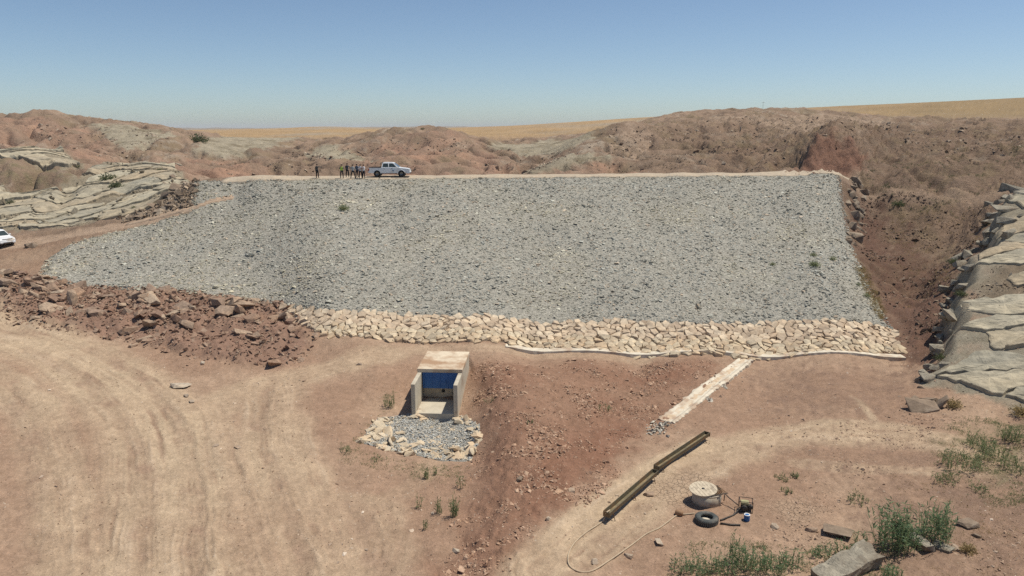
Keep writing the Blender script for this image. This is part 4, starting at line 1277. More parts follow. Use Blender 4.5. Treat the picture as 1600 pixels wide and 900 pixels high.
q = np.concatenate([np.array(p)[None] + rng.normal(0, .35, (60, 2)) for p in [at_z(1034, 665, .1)[:2], at_z(1024, 674, .1)[:2]]] + [np.array(p)[None] + rng.normal(0, .22, (30, 2)) for p in [at_z(1130, 603, .1)[:2], at_z(1108, 626, .1)[:2]]])
s = np.clip(rng.lognormal(math.log(.07), .5, len(q)), .03, .22)
me = heap_mesh('spoil', np.stack([q[:, 0], q[:, 1], landz(q[:, 0], q[:, 1]) + .3 * s], -1), s, np.array((.52, .48, .41)) * rng.uniform(.6, 1.15, (len(q), 1)), M['stone'])
link('spoil', me, chan, loc=CL)['kind'] = 'stuff'

# ------------------------------------------------------------------ concrete outlet with blue gate
o0 = np.array([-5.15, 45.75]); zf = 0.0
out = empty('outlet_box', (o0[0], o0[1], zf), -math.radians(3.5)); put(out, 'concrete outlet box with open front and blue steel gate', 'outlet')
W2, T, HW = 1.55, .27, 2.15
def wedge(name, x0, x1):
    bm = bmesh.new(); add_box(bm, x0, x1, 0, 6.5, -.9, HW, .02)
    return bm_obj(name, bm, M['concrete'], out)
wedge('side_wall', -W2, -W2 + T); wedge('side_wall', W2 - T, W2)
box_obj('floor_slab', (-W2 + T + .002, W2 - T - .002, .04, 6.4, -.8, .12), M['concrete'], out, .015)
box_obj('roof_slab', (-W2 - .03, W2 + .03, 2.45, 6.6, HW + .003, HW + .26), M['slabtop'], out, .02)
bw = box_obj('back_wall', (-W2 + T + .003, W2 - T - .003, 3.05, 3.3, .123, HW - .003), M['concrete'], out, .01)
lathe_obj('outlet_pipe', [(.17, 0), (.17, .16), (.12, .16), (.12, -.1)], M['black'], bw, 16, (.12, 3.1, .62), 'Y', rot=(0, 0, 0))
lathe_obj('valve', [(.0, -.03), (.09, -.03), (.09, .05), (.05, .05), (.05, .12), (0, .12)], M['concrete'], bw, 12, (.72, 2.96, .45), 'Y')
gate = box_obj('gate', (-W2 + T + .05, W2 - T - .05, 2.52, 2.58, .98, HW - .01), M['blue_steel'], out, .006)
for xx in (-1.1, -.55, 0.0, .55, 1.1):
    box_obj('stiffener', (xx - .02, xx + .02, 2.497, 2.517, 1.0, HW - .04), M['blue_steel'], gate, .003)
box_obj('handle', (.38, .42, 2.45, 2.495, 1.35, 1.62), M['blue_steel'], gate, .004)

# rock apron below the outlet
apr = empty('stone_apron', tuple(g(660, 685))); put(apr, 'apron of cream stones and blue-grey gravel in front of the outlet box', 'apron')
AL = -np.array(apr.location)
AB = [np_mesh('stone', v, f, mat=M['apronrock']) for v, f in BLOCK]
def ring_dense(a, b):
    sd = poly_sd(a, b, APRON)
    left = sstep(-6.5, -9.0, a); front = sstep(42.3, 41.0, b)
    return np.clip(np.maximum(np.maximum(left, front), sstep(.55, .15, sd)) + .08, 0, 1)
APR_IN = [p for p in APRON]
drop_rocks(APR_IN, 230, .11, .36, 1.6, 'stone', apr, AL, AB, .25, ring_dense, (.8, 1))
q = inside(APRON, 5200); s = np.clip(rng.lognormal(math.log(.05), .35, len(q)), .025, .14)
v_ = rng.uniform(.7, 1.25, (len(q), 1)); cc = np.where(rng.random((len(q), 1)) < .2, np.array([[.55, .47, .36]]), np.array([[.43, .43, .405]])) * v_
me = heap_mesh('apron_gravel', np.stack([q[:, 0], q[:, 1], landz(q[:, 0], q[:, 1]) + .06 + .05 * rng.random(len(q))], -1), s, np.clip(cc, 0, .8), M['gravel'])
link('apron_gravel', me, apr, loc=tuple(AL))['kind'] = 'stuff'
me = cells(APRON, .3, .05, .4, 'apron_bed', M['stone'], (.33, .325, .30)); link('apron_bed', me, apr, loc=tuple(AL))

# ------------------------------------------------------------------ steel drinking troughs
def trough(p0, p1, label):
    p0, p1 = np.array(p0), np.array(p1)
    d = p1 - p0; L = float(np.hypot(d[0], d[1])); rz = math.atan2(d[1], d[0])
    mid = (p0 + p1) / 2
    t = empty('water_trough', (mid[0], mid[1], lz(*mid)), rz); put(t, label, 'trough', 'steel drinking troughs')
    h0, hw, th = .26, .165, .022
    x0, x1 = -L / 2, L / 2
    z1 = h0 + .24
    # trough walls splay outwards
    for s_ in (-1, 1):
        bm = bmesh.new()
        a, b = hw * .72, hw
        v = [bm.verts.new(c) for c in [(x0, s_ * a, h0), (x1, s_ * a, h0), (x1, s_ * b, z1), (x0, s_ * b, z1), (x0, s_ * (a + th), h0), (x1, s_ * (a + th), h0), (x1, s_ * (b + th), z1), (x0, s_ * (b + th), z1)]]
        for f in ((0, 1, 2, 3), (4, 7, 6, 5), (3, 2, 6, 7), (0, 4, 5, 1), (0, 3, 7, 4), (1, 5, 6, 2)): bm.faces.new([v[i] for i in f])
        w = bm_obj('side_plate', bm, M['trough'], t)
        box_obj('rim', (x0, x1, s_ * (b + th * .5) - .018, s_ * (b + th * .5) + .018, z1 + .002, z1 + .022), M['trough'], w, .005)
    box_obj('bottom_plate', (x0 + .002, x1 - .002, -hw * .72, hw * .72, h0 - .03, h0 + .002), M['trough'], t, 0)
    box_obj('end_plate', (x0 - .03, x0 - .002, -hw - th, hw + th, h0 - .02, z1), M['trough'], t, .004)
    box_obj('end_plate', (x1 + .002, x1 + .03, -hw - th, hw + th, h0 - .02, z1), M['trough'], t, .004)
    box_obj('sediment', (x0 + .01, x1 - .01, -hw * .74, hw * .74, h0 + .004, h0 + .07), M['silt_dark'], t, .0)
    for fx_ in (.08, .5, .92):
        xx = x0 + fx_ * L
        bm = bmesh.new()
        for s_ in (-1, 1):
            add_tube(bm, [(xx, s_ * .14, h0 - .0), (xx, s_ * .24, -.12)], .018, 6)
        add_tube(bm, [(xx, -.21, .04), (xx, .21, .04)], .014, 6)
        bm_obj('trestle', bm, M['rust'], t)
M['silt_dark'] = basic('damp_silt', (.16, .13, .075), .7, 0, .3, 3, .2, .01, .3, (.24, .17, .09), .3)
zt = .5
trough(at_z(1026, 731, zt)[:2], at_z(1105, 678, zt)[:2], 'upper of two rusty brown steel troughs, pointing at the white drain channel')
trough(at_z(948, 803, zt)[:2], at_z(1024, 737, zt)[:2], 'lower of two rusty brown steel troughs, with a hose over its end')

# ------------------------------------------------------------------ well, lid, grate, tyre, pump
wc = at_z(1110, 792, .05); wx_, wy_ = wc[0], wc[1] + .75
wz = lz(wx_, wy_)
well = empty('well_ring', (wx_, wy_, wz)); put(well, 'short round concrete well ring beside the tyre', 'well')
lathe_obj('ring', [(.60, -.3), (.73, -.3), (.73, .56), (.60, .56)], M['concrete'], well, 40, closed=True)
lathe_obj('rim_band', [(.732, .47), (.744, .47), (.744, .555), (.732, .555)], M['concrete'], well, 40, closed=True)
lid = empty('reel_lid', (wx_ - .22, wy_ - .06, wz + .625)); lid.rotation_euler = (.05, -.09, .25)
put(lid, 'round wooden cable-reel lid lying on the well ring', 'lid')
R_ = .70; nb = 8
for i in range(nb):
    xa, xb = -R_ + 2 * R_ * i / nb + .006, -R_ + 2 * R_ * (i + 1) / nb - .006
    xs_ = np.linspace(xa, xb, 6)
    bm = bmesh.new()
    up = [(x_, math.sqrt(max(0, R_ ** 2 - x_ ** 2))) for x_ in xs_]; dn = [(x_, -y_) for x_, y_ in up[::-1]]
    ring = [p for p in up + dn]
    hz = .045 + random.uniform(0, .008)
    tv = [bm.verts.new((p[0], p[1], hz)) for p in ring]; bv = [bm.verts.new((p[0], p[1], .0)) for p in ring]
    bm.faces.new(tv); bm.faces.new(bv[::-1])
    for j in range(len(ring)): bm.faces.new((tv[j], bv[j], bv[(j + 1) % len(ring)], tv[(j + 1) % len(ring)]))
    bmesh.ops.remove_doubles(bm, verts=bm.verts, dist=.001)
    bm_obj('plank', bm, M['wood'], lid)
lathe_obj('hub_hole_dark', [(.075, .056), (.075, .06), (.0, .06)], M['black'], lid, 16)  # black disc on the planks, painted stand-in for the hole's inner shade
gr = empty('metal_grate', (wx_ + .34, wy_ - .16, wz + .575), .35); put(gr, 'rusty slatted metal grate sticking out from under the well lid', 'grate')
for yy in (-.42, .42): box_obj('rail', (-.5, .5, yy - .02, yy + .02, 0, .03), M['dark_pipe'], gr, .003)
for i in range(10):
    xx = -.46 + i * .102; box_obj('bar', (xx - .022, xx + .022, -.40, .40, .004, .026), M['rust'], gr, .002)
tc_ = at_z(1104.5, 805.5, .25); tz = lz(tc_[0], tc_[1])
ty = empty('old_tyre', (tc_[0], tc_[1], tz + .02)); ty.scale = (.86, .86, .86); put(ty, 'large worn black tyre lying flat on the ground by the well', 'tyre')
prof = [(.33, .04), (.36, .0), (.56, .0), (.63, .06), (.645, .17), (.63, .29), (.56, .345), (.38, .345), (.335, .30), (.325, .22), (.47, .20), (.47, .10), (.325, .10)]
lathe_obj('casing', prof, M['rubber'], ty, 48, closed=True)
for k in range(36):
    t_ = 2 * math.pi * k / 36
    for zz in (.09, .22):
        o = box_obj('tread_lug', (.637, .662, -.035, .035, zz - .05, zz + .05), M['rubber'], ty, .004, rot=(0, 0, t_))
lathe_obj('silt_fill', [(0, .09), (.2, .085), (.40, .07), (.40, .02), (0, .02)], M['plaster'], ty, 24)
bc = at_z(1168, 813, .0); bx, by = bc[0], bc[1] + .12
ca = empty('paint_can', (bx, by, lz(bx, by))); ca.scale = (.75,) * 3; put(ca, 'small blue drum with white rim beside the pump', 'drum')
lathe_obj('body', [(.0, .0), (.185, .0), (.19, .02), (.19, .40), (.18, .42)], M['blue_plastic'], ca, 20)
lathe_obj('lid', [(.195, .395), (.20, .43), (.15, .435), (.14, .415), (.0, .415)], M['white_plastic'], ca, 20)
pc = at_z(1168, 802, .0); px_, py_ = pc[0], pc[1] + .35; pz = lz(px_, py_)
pu = empty('water_pump', (px_, py_, pz), -.25); pu.scale = (.9,) * 3; put(pu, 'small engine pump in a black tube frame with faded yellow tank', 'pump')
bm = bmesh.new()
for s_ in (-.27, .27):
    add_tube(bm, smooth_line([(-.36, s_, .02), (-.36, s_, .55), (-.32, s_, .60), (.32, s_, .60), (.36, s_, .55), (.36, s_, .02), (.30, s_, 0), (-.30, s_, 0), (-.36, s_, .05)], 4), .017, 6)
for xx, zz in ((-.34, .58), (.34, .58), (-.3, .0), (.3, .0)): add_tube(bm, [(xx, -.27, zz), (xx, .27, zz)], .017, 6)
bm_obj('frame', bm, M['black'], pu)
box_obj('engine', (-.26, .10, -.19, .19, .05, .33), M['black'], pu, .04)
lathe_obj('flywheel', [(0, -.05), (.15, -.05), (.16, -.02), (.16, .03), (.12, .05), (0, .05)], M['dark_pipe'], pu, 20, (-.08, -.24, .22), 'Y')
box_obj('fuel_tank', (-.28, .16, -.18, .18, .36, .52), M['yellow'], pu, .04)
lathe_obj('pump_body', [(0, -.12), (.11, -.12), (.15, -.06), (.15, .06), (.11, .12), (0, .12)], M['dark_pipe'], pu, 20, (.24, 0, .2), 'Y')
tube_obj('exhaust', [(-.05, .2, .3), (-.05, .28, .34), (.1, .28, .34)], .035, M['rust'], pu)
def ground_line(pts, lift):
    return [np.array([p[0], p[1], lz(p[0], p[1]) + lift]) for p in pts]
def pipe_thing(name, pts, r, mat, label, n=8):
    c = pts[len(pts) // 2]
    o = tube_obj(name, [np.array(p) - np.array(c) for p in pts], r, mat, None, n, loc=tuple(c))
    put(o, label, 'hose' if 'hose' in name else 'pipe')
    return o
# suction pipe from the well to the pump
e1 = np.array([px_ - .38, py_ + .02, pz + .25]); e0 = np.array([wx_ + .86, wy_ - .18, wz + .42])
pipe_thing('suction_pipe', [e0 + np.array([-.02, 0, -.38]), e0 + np.array([0, 0, -.03]), e0 + np.array([.05, 0, .0])] + [e0 + (e1 - e0) * f for f in (.3, .6, 1)], .026, M['dark_pipe'], 'thin dark bent pipe between the well ring and the pump')
a0 = np.array([tc_[0] + .68, tc_[1] + .05]); a1 = np.array([px_ - .45, py_ - .12])
pipe_thing('delivery_hose', smooth_line(ground_line([a0, a0 * .6 + a1 * .4 + np.array([0, -.1]), a0 * .25 + a1 * .75 + np.array([0, -.12])], .06) + [np.array([px_ - .3, py_ - .1, pz + .18])], 6), .035, M['dark_pipe'], 'dark hose from the tyre up to the pump')
b1 = at_z(1157, 818, .03)
pipe_thing('loose_pipe', ground_line([np.array([tc_[0] + .62, tc_[1] - .2]), (np.array([tc_[0] + .62, tc_[1] - .2]) + b1[:2]) / 2, b1[:2]], .05), .045, M['dark_pipe'], 'straight brown pipe lying on the ground right of the tyre')
hl = [(1085, 803), (1071, 804.5), (1058, 806), (1045, 815), (1030, 826), (1010, 835), (990, 850), (975, 861), (950, 878), (925, 893), (905, 894), (890, 885), (888, 868), (897, 850), (915, 833), (932, 822), (942, 815)]
hp = [gl(u, v) for u, v in hl]
hpts = smooth_line([np.array([p[0], p[1], p[2] + .035]) for p in hp], 5)
tip = at_z(945.5, 807, .3); tip2 = at_z(947.5, 801, .56); tip3 = at_z(953, 797, .53)
hpts = hpts[:-1] + smooth_line([hpts[-1], tip, tip2, tip3], 4)
pipe_thing('garden_hose', hpts, .034, M['hose'], 'long tan hose looping over bare ground from tyre to trough')
fc = gl(1061, 805)
fl = lathe_obj('float_ball', [(0, -.2), (.10, -.19), (.14, -.1), (.15, 0), (.14, .1), (.10, .19), (0, .2)], basic('brown_float', (.27, .16, .09), .7, 0, .2, 6, .1), None, 18, axis='Y', loc=(fc[0], fc[1], fc[2] + .13), rot=(0, 0, 1.2))
put(fl, 'brown barrel-shaped fitting on the tan hose near the tyre', 'fitting')
# ------------------------------------------------------------------ vehicles
M['white_paint'] = basic('white_car_paint', (.74, .75, .76), .28, 0, .03, 2, 0, .01, .5, (.52, .44, .35), .12)
M['glass'] = basic('tinted_glass', (.035, .05, .05), .05, 0, .1, 3, 0, .01, .6)
M['tyre'] = basic('tyre_rubber', (.022, .022, .022), .85, 0, .2, 8, .1, .005, .2, (.10, .08, .06), .2)
M['rim'] = basic('grey_alloy', (.30, .29, .28), .4, .6, .1, 6, 0, .005, .4)
M['chrome'] = basic('bright_trim', (.55, .56, .57), .2, .7, .05, 6, 0, .005, .5)
M['lamp'] = basic('clear_lamp', (.55, .57, .58), .12, 0, .08, 6, 0, .005, .6)
M['red_lamp'] = basic('red_lamp', (.30, .015, .012), .2, 0, .1, 6, 0, .005, .5)

def extrude_side(prof, w, mat, name, parent, taper=None):
    bm = bmesh.new()
    a = [bm.verts.new((x, -w, z)) for x, z in prof]; b = [bm.verts.new((x, w, z)) for x, z in prof]
    bm.faces.new(a); bm.faces.new(b[::-1])
    n = len(prof)
    for i in range(n): bm.faces.new((a[i], b[i], b[(i + 1) % n], a[(i + 1) % n]))
    if taper:
        for v in bm.verts: v.co.y *= taper(v.co.x, v.co.z)
    return bm_obj(name, bm, mat, parent)

def arch(cx, r, z0, n=8):
    t0 = math.asin(max(-1, min(1, (z0 - .38) / r)))
    ts = np.linspace(math.pi - t0, t0, n)
    return [(cx + r * math.cos(t), .38 + r * math.sin(t)) for t in ts]

def vehicle(name, label, cat, loc, rz, pickup=True):
    t = empty(name, loc, rz); put(t, label, cat)
    xr, xf = -2.6, 2.62
    ra, fa = -1.5, 1.58
    low = .42
    prof = [(xr, .55), (xr + .05, low + .05)] + [(p[0], p[1]) for p in arch(ra, .44, low)] + [(p[0], p[1]) for p in arch(fa, .44, low)] + \
        [(xf - .1, low), (xf, .55), (xf + .02, .78), (xf - .1, .98), (1.35, 1.13), (1.0, 1.15), (-.95, 1.12), (-1.0, 1.10), (xr + .02, 1.10), (xr, .9)]
    tp = lambda x, z: (1 - .10 * max(0, (x - 2.0)) / .6) * (1.0 - .06 * max(0, z - .85))
    extrude_side(prof, .90, M['white_paint'], 'body', t, tp)
    # cab: narrower at the roof
    rear = -.95 if pickup else -2.45
    roof_r = -.80 if pickup else -2.2
    pr = [(rear, 1.121), (1.32, 1.131), (.62, 1.70), (.40, 1.78), (roof_r + .1, 1.79), (roof_r, 1.74)]
    tg = lambda x, z: .98 - .30 * (z - 1.12) / .68
    cab = extrude_side(pr, .88, M['white_paint'], 'cab', t, tg)
    def side_y(z): return .88 * (.98 - .30 * (z - 1.12) / .68) + .006
    wins = [(-.82, -.72, -.10, -.06, 0), (.02, .02, .50, 1.02, 1)] if pickup else [(-2.25, -2.05, -1.2, -1.15, 0), (-1.05, -1.05, -.12, -.08, 0), (.02, .02, .50, 1.02, 1)]
    for s_ in (-1, 1):
        for xa0, xa1, xb1, xb0, _ in wins:
            bm = bmesh.new()
            z0, z1 = 1.20, 1.66
            vs = [(xa0, z0), (xb0, z0), (xb1, z1), (xa1, z1)]
            v0 = [bm.verts.new((x_, s_ * side_y(z_), z_)) for x_, z_ in vs]; v1 = [bm.verts.new((x_, s_ * (side_y(z_) - .02), z_)) for x_, z_ in vs]
            bm.faces.new(v0); bm.faces.new(v1[::-1])
            for i in range(4): bm.faces.new((v0[i], v1[i], v1[(i + 1) % 4], v0[(i + 1) % 4]))
            bm_obj('side_window', bm, M['glass'], t)
        for xx in (-.88, -.02, .98):
            pass
        for xd in ((-.60, .35) if pickup else (-.70, .35)):
            box_obj('door_handle', (xd - .09, xd + .09, s_ * .915 - .014, s_ * .915 + .014, .985, 1.02), M['black'], t, .004)
        box_obj('wing_mirror', (.88, 1.02, min(s_ * .93, s_ * 1.10), max(s_ * .93, s_ * 1.10), 1.16, 1.32), M['white_paint'], t, .03)
        box_obj('headlight', (2.36, 2.53, min(s_ * .55, s_ * .83), max(s_ * .55, s_ * .83), .82, .97), M['lamp'], t, .02)
        box_obj('tail_lamp', (xr - .015, xr + .1, min(s_ * .80, s_ * .912), max(s_ * .80, s_ * .912), .72, 1.02), M['red_lamp'], t, .01)
        box_obj('side_sill', (-.95, 1.05, min(s_ * .86, s_ * .93), max(s_ * .86, s_ * .93), .38, .45), M['black'], t, .01)
    # windscreen lies on the raked front of the cab
    bm = bmesh.new()
    e = .012
    def fr(z): return 1.32 + (.62 - 1.32) * (z - 1.131) / (1.70 - 1.131)
    q = []
    for z_ in (1.19, 1.665):
        for s_ in (-1, 1): q.append((fr(z_) + e, s_ * (side_y(z_) - .07), z_ + e))
    v = [bm.verts.new(p) for p in (q[0], q[1], q[3], q[2])]; w = [bm.verts.new((p[0] - .03, p[1], p[2] - .03)) for p in (q[0], q[1], q[3], q[2])]
    bm.faces.new(v); bm.faces.new(w[::-1])
    for i in range(4): bm.faces.new((v[i], w[i], w[(i + 1) % 4], v[(i + 1) % 4]))
    bm_obj('windscreen', bm, M['glass'], t)
    box_obj('grille', (2.50, 2.60, -.52, .52, .74, .93), M['black'], t, .02)
    box_obj('front_bumper', (2.48, 2.70, -.80, .80, .45, .66), M['white_paint'], t, .05)
    box_obj('air_intake', (2.66, 2.712, -.5, .5, .47, .56), M['black'], t, .01)
    box_obj('rear_bumper', (xr - .12, xr - .003, -.82, .82, .48, .64), M['chrome'], t, .03)
    if pickup:
        box_obj('bed_liner', (xr + .06, -1.02, -.80, .80, 1.085, 1.118), M['black'], t, .005)
        bm = bmesh.new()
        for s_ in (-.80, .80): add_tube(bm, [(xr + .08, s_, 1.17), (-1.05, s_, 1.17)], .03, 8)
        for s_ in (-.70, .70): add_tube(bm, [(-1.05, s_, 1.12), (-1.05, s_, 1.72)], .03, 8)
        add_tube(bm, [(-1.05, -.70, 1.72), (-1.05, .70, 1.72)], .03, 8)
        bm_obj('bed_rails', bm, M['black'], t)
        # round emblem on the front door
        for s_ in (-1, 1):
            lathe_obj('door_emblem', [(0, 0), (.13, 0), (.13, .004), (0, .004)], M['emblem'], t, 20, (.55, s_ * .908, .80), 'Y')
    for cx in (ra, fa):
        for s_ in (-1, 1):
            wh = empty('wheel', (cx, s_ * .78, .38)); wh.parent = t
            lathe_obj('tyre', [(.20, -.12), (.33, -.125), (.375, -.09), (.385, 0), (.375, .09), (.33, .125), (.20, .12)], M['tyre'], wh, 28, axis='Y', closed=True)
            lathe_obj('rim', [(0, -.02), (.06, -.02), (.06, .05), (.20, .02), (.205, .10), (.205, -.10), (.0, -.1)] if s_ > 0 else [(0, .02), (.06, .02), (.06, -.05), (.20, -.02), (.205, -.10), (.205, .10), (.0, .1)], M['rim'], wh, 20, axis='Y')
            lathe_obj('arch_liner', [(.40, -.30 if s_ > 0 else .30), (.435, -.30 if s_ > 0 else .30), (.435, .12 * s_), (.40, .12 * s_)], M['black'], wh, 24, axis='Y', closed=True)
    return t
M['emblem'] = basic('grey_blue_emblem', (.20, .26, .34), .5, 0, .2, 20, 0)
def crest_pos(u, back, dz=.10):
    c = crest_at(u)
    k = (c[1] + back) / c[1]
    p = np.array([c[0] * k, c[1] * k])
    return (p[0], p[1], lz(p[0], p[1]) + dz)
pk = vehicle('pickup_truck', 'white double-cab pickup parked on the dam crest', 'pickup', crest_pos(609.5, 1.6, .075), math.radians(2))
sp_ = g(-14, 388.5)
su = vehicle('parked_car', 'white car on the dirt ramp, cut off by the left edge', 'car', (sp_[0], sp_[1] + 1.2, lz(sp_[0], sp_[1] + 1.2) + .02), math.radians(-33), False)

# ------------------------------------------------------------------ people on the crest
def cloth(name, c): return basic(name, c, .85, 0, .12, 10, .1, .005, .15)
SKIN = basic('skin', (.40, .24, .165), .55, 0, .08, 10, 0, .005, .3)
HAIR = cloth('black_hair', (.015, .013, .012)); SHOE = cloth('dark_shoe', (.03, .026, .022))

def person(u, back, rz, label, shirt, trousers, pose='stand', vest=None, height=1.75, sleeve=True, cap=None):
    J, E, R, K = [], [], [], []
    def j(p, r, parent=None, kind=None):
        J.append(p); R.append(r if isinstance(r, tuple) else (r, r))
        if parent is not None: E.append((parent, len(J) - 1)); K.append(kind)
        return len(J) - 1
    sp = {'stand': .10, 'apart': .24}.get(pose, .12)
    pel = j((0, 0, .95), (.155, .115)); spi = j((0, -.01, 1.13), (.145, .105), pel, 'shirt'); che = j((0, 0, 1.33), (.175, .115), spi, 'shirt')
    up = j((0, -.005, 1.43), (.12, .085), che, 'shirt')
    nk = j((0, 0, 1.51), .055, up, 'skin'); h1 = j((0, .02, 1.575), (.068, .08), nk, 'skin'); h2 = j((0, .02, 1.645), (.078, .098), h1, 'skin'); j((0, .01, 1.725), (.055, .065), h2, 'skin')
    for s_ in (-1, 1):
        hip = j((s_ * .095, 0, .88), (.11, .10), pel, 'trousers')
        kn = j((s_ * (.07 + sp * .6), .025, .49), .080, hip, 'trousers'); an = j((s_ * (.04 + sp), -.01, .10), .062, kn, 'trousers')
        hl_ = j((s_ * (.04 + sp), .03, .045), .043, an, 'shoe'); j((s_ * (.055 + sp), .17, .035), .034, hl_, 'shoe')
        sh = j((s_ * .185, -.005, 1.405), .062, up, 'shirt')
        raised = (pose == 'point' and s_ == 1) or pose == 'phone' or (pose == 'hip' and s_ == -1)
        if pose == 'point' and s_ == 1: el, wr, pm = (.44, .10, 1.38), (.66, .22, 1.40), (.74, .27, 1.41)
        elif pose == 'phone': el, wr, pm = (s_ * .27, .10, 1.17), (s_ * .13, .30, 1.36), (s_ * .09, .33, 1.44)
        elif pose == 'hip' and s_ == -1: el, wr, pm = (-.42, -.08, 1.17), (-.24, .06, 1.02), (-.18, .09, .99)
        elif pose == 'fold': el, wr, pm = (s_ * .27, .03, 1.15), (s_ * .04, .20, 1.17), (-s_ * .05, .21, 1.18)
        else: el, wr, pm = (s_ * .25, -.03, 1.13), (s_ * .27, .04, .90), (s_ * .27, .07, .81)
        e_ = j(el, .055, sh, 'shirt'); w_ = j(wr, .040, e_, 'shirt' if sleeve else 'skin'); p_ = j(pm, (.036, .022), w_, 'skin')
        d = Vector(pm) - Vector(wr); d.normalize()
        sd = d.cross(Vector((0, 1, 0)) if abs(d.y) < .8 else Vector((1, 0, 0))).normalized()
        for k, (o, ln) in enumerate(((-.030, .070), (-.010, .082), (.010, .078), (.030, .062))):
            f1 = Vector(pm) + d * .035 + sd * o; f2 = f1 + d * ln * .55 + Vector((0, .012, 0)); f3 = f2 + d * ln * .4 + Vector((0, .022, 0))
            a = j(tuple(f1), .011, p_, 'skin'); b = j(tuple(f2), .009, a, 'skin'); j(tuple(f3), .008, b, 'skin')
        t1 = Vector(pm) + sd * -.05 + d * -.01; a = j(tuple(t1), .011, p_, 'skin'); j(tuple(t1 + d * .045 + sd * -.012), .009, a, 'skin')
    me = bpy.data.meshes.new('body'); me.from_pydata(J, E, [])
    ob = bpy.data.objects.new('tmp', me); COL.objects.link(ob)
    md = ob.modifiers.new('s', 'SKIN'); md.use_smooth_shade = True
    for i, sv in enumerate(me.skin_vertices[0].data):
        sv.radius = R[i]; sv.use_root = (i == 0)
    ob.modifiers.new('u', 'SUBSURF').levels = 1
    dg = bpy.context.evaluated_depsgraph_get()
    m2 = bpy.data.meshes.new_from_object(ob.evaluated_get(dg))
    bpy.data.objects.remove(ob)
    m2.materials.clear()
    order = ['skin', 'shirt', 'trousers', 'shoe']
    for mm in (SKIN, shirt, trousers, SHOE): m2.materials.append(mm)
    Ja = np.array(J); ctr = np.array([p.center[:] for p in m2.polygons])
    A, B = Ja[[e[0] for e in E]], Ja[[e[1] for e in E]]
    AB = B - A; tt = np.clip(((ctr[:, None] - A) * AB).sum(-1) / (AB ** 2).sum(-1), 0, 1)
    dd = np.linalg.norm(ctr[:, None] - (A + tt[..., None] * AB), axis=-1) - np.array([.5 * (min(R[e[0]]) + min(R[e[1]])) for e in E])
    near = dd.argmin(1)
    mi = np.array([order.index(k) for k in K])[near]
    mi[(ctr[:, 2] < .97) & (mi == 1) & (np.abs(ctr[:, 0]) < .2)] = 2
    m2.polygons.foreach_set('material_index', mi.astype(np.int32)); m2.polygons.foreach_set('use_smooth', np.ones(len(mi), bool))
    p = crest_pos(u, back, .065)
    t = empty('person', p, rz); t.scale = (height / 1.76,) * 3; put(t, label, 'person', 'people standing on the dam crest')
    link('body', m2, t)
    # hair or cap, face
    lathe_obj('cap' if cap else 'hair', [(.098, .0), (.104, .03), (.095, .07), (.06, .10), (0, .112)], cap or HAIR, t, 14, (0, .008, 1.645))
    bm = bmesh.new()
    for s_ in (-1, 1):
        bmesh.ops.create_icosphere(bm, subdivisions=1, radius=.011, matrix=Matrix.Translation((s_ * .033, .108, 1.655)))
    add_box(bm, -.024, .024, .092, .112, 1.578, 1.586)
    bm_obj('eyes_and_mouth', bm, HAIR, t)
    bm = bmesh.new()
    bmesh.ops.create_cone(bm, segments=6, radius1=.018, radius2=.004, depth=.05, cap_ends=True, matrix=Matrix.Translation((0, .118, 1.628)) @ Matrix.Rotation(.35, 4, 'X'))
    for s_ in (-1, 1): bmesh.ops.create_icosphere(bm, subdivisions=1, radius=.026, matrix=Matrix.Translation((s_ * .088, .0, 1.63)) @ Matrix.Diagonal((.4, .8, 1.2, 1)))
    bm_obj('nose_and_ears', bm, SKIN, t)
    if vest:
        o = lathe_obj('safety_vest', [(.175, 1.0), (.18, 1.15), (.20, 1.30), (.20, 1.38), (.13, 1.475), (.125, 1.47), (.19, 1.375), (.19, 1.30), (.17, 1.15), (.165, 1.0)], vest, t, 20, closed=True, scale=None) if False else None
        bm = bmesh.new(); add_lathe(bm, [(.19, 1.0), (.185, 1.15), (.205, 1.28), (.205, 1.37), (.15, 1.46), (.14, 1.455), (.19, 1.36), (.19, 1.28), (.17, 1.15), (.175, 1.0)], 20, closed=True)
        for v in bm.verts: v.co.y *= .74
        bm_obj('safety_vest', bm, vest, t, smooth=True)
    return t
navy, black_c, grey_c, white_c, blue_c = cloth('navy_cloth', (.035, .045, .065)), cloth('black_cloth', (.018, .018, .02)), cloth('grey_cloth', (.33, .34, .34)), cloth('white_cloth', (.62, .65, .69)), cloth('slate_blue_cloth', (.09, .12, .17))
dk_tr = cloth('dark_trousers', (.028, .028, .034)); charcoal = cloth('charcoal_cloth', (.07, .075, .075)); hiviz = cloth('hi_vis_yellow', (.42, .60, .10))
person(496.2, .5, math.radians(-25), 'person in dark clothes standing alone on the crest pointing sideways', charcoal, black_c, 'point')
person(534.5, .35, math.radians(185), 'person wearing a yellow-green safety vest on the crest', charcoal, dk_tr, 'phone', vest=hiviz)
person(543.2, 1.3, math.radians(200), 'person in navy shirt standing just right of the yellow-green vest', navy, black_c, 'hip')
person(551.8, .2, math.radians(10), 'person in grey shirt with legs apart in the middle of the group', grey_c, dk_tr, 'apart', sleeve=False)
person(558.2, .7, math.radians(160), 'person in slate blue shirt right of the one in grey', blue_c, dk_tr, 'stand')
person(563.6, .35, math.radians(200), 'person in white shirt and black trousers, second from the pickup', white_c, black_c, 'fold', sleeve=False)
person(568.6, .25, math.radians(150), 'person in white shirt, nearest of the group to the pickup', white_c, dk_tr, 'phone', sleeve=False)
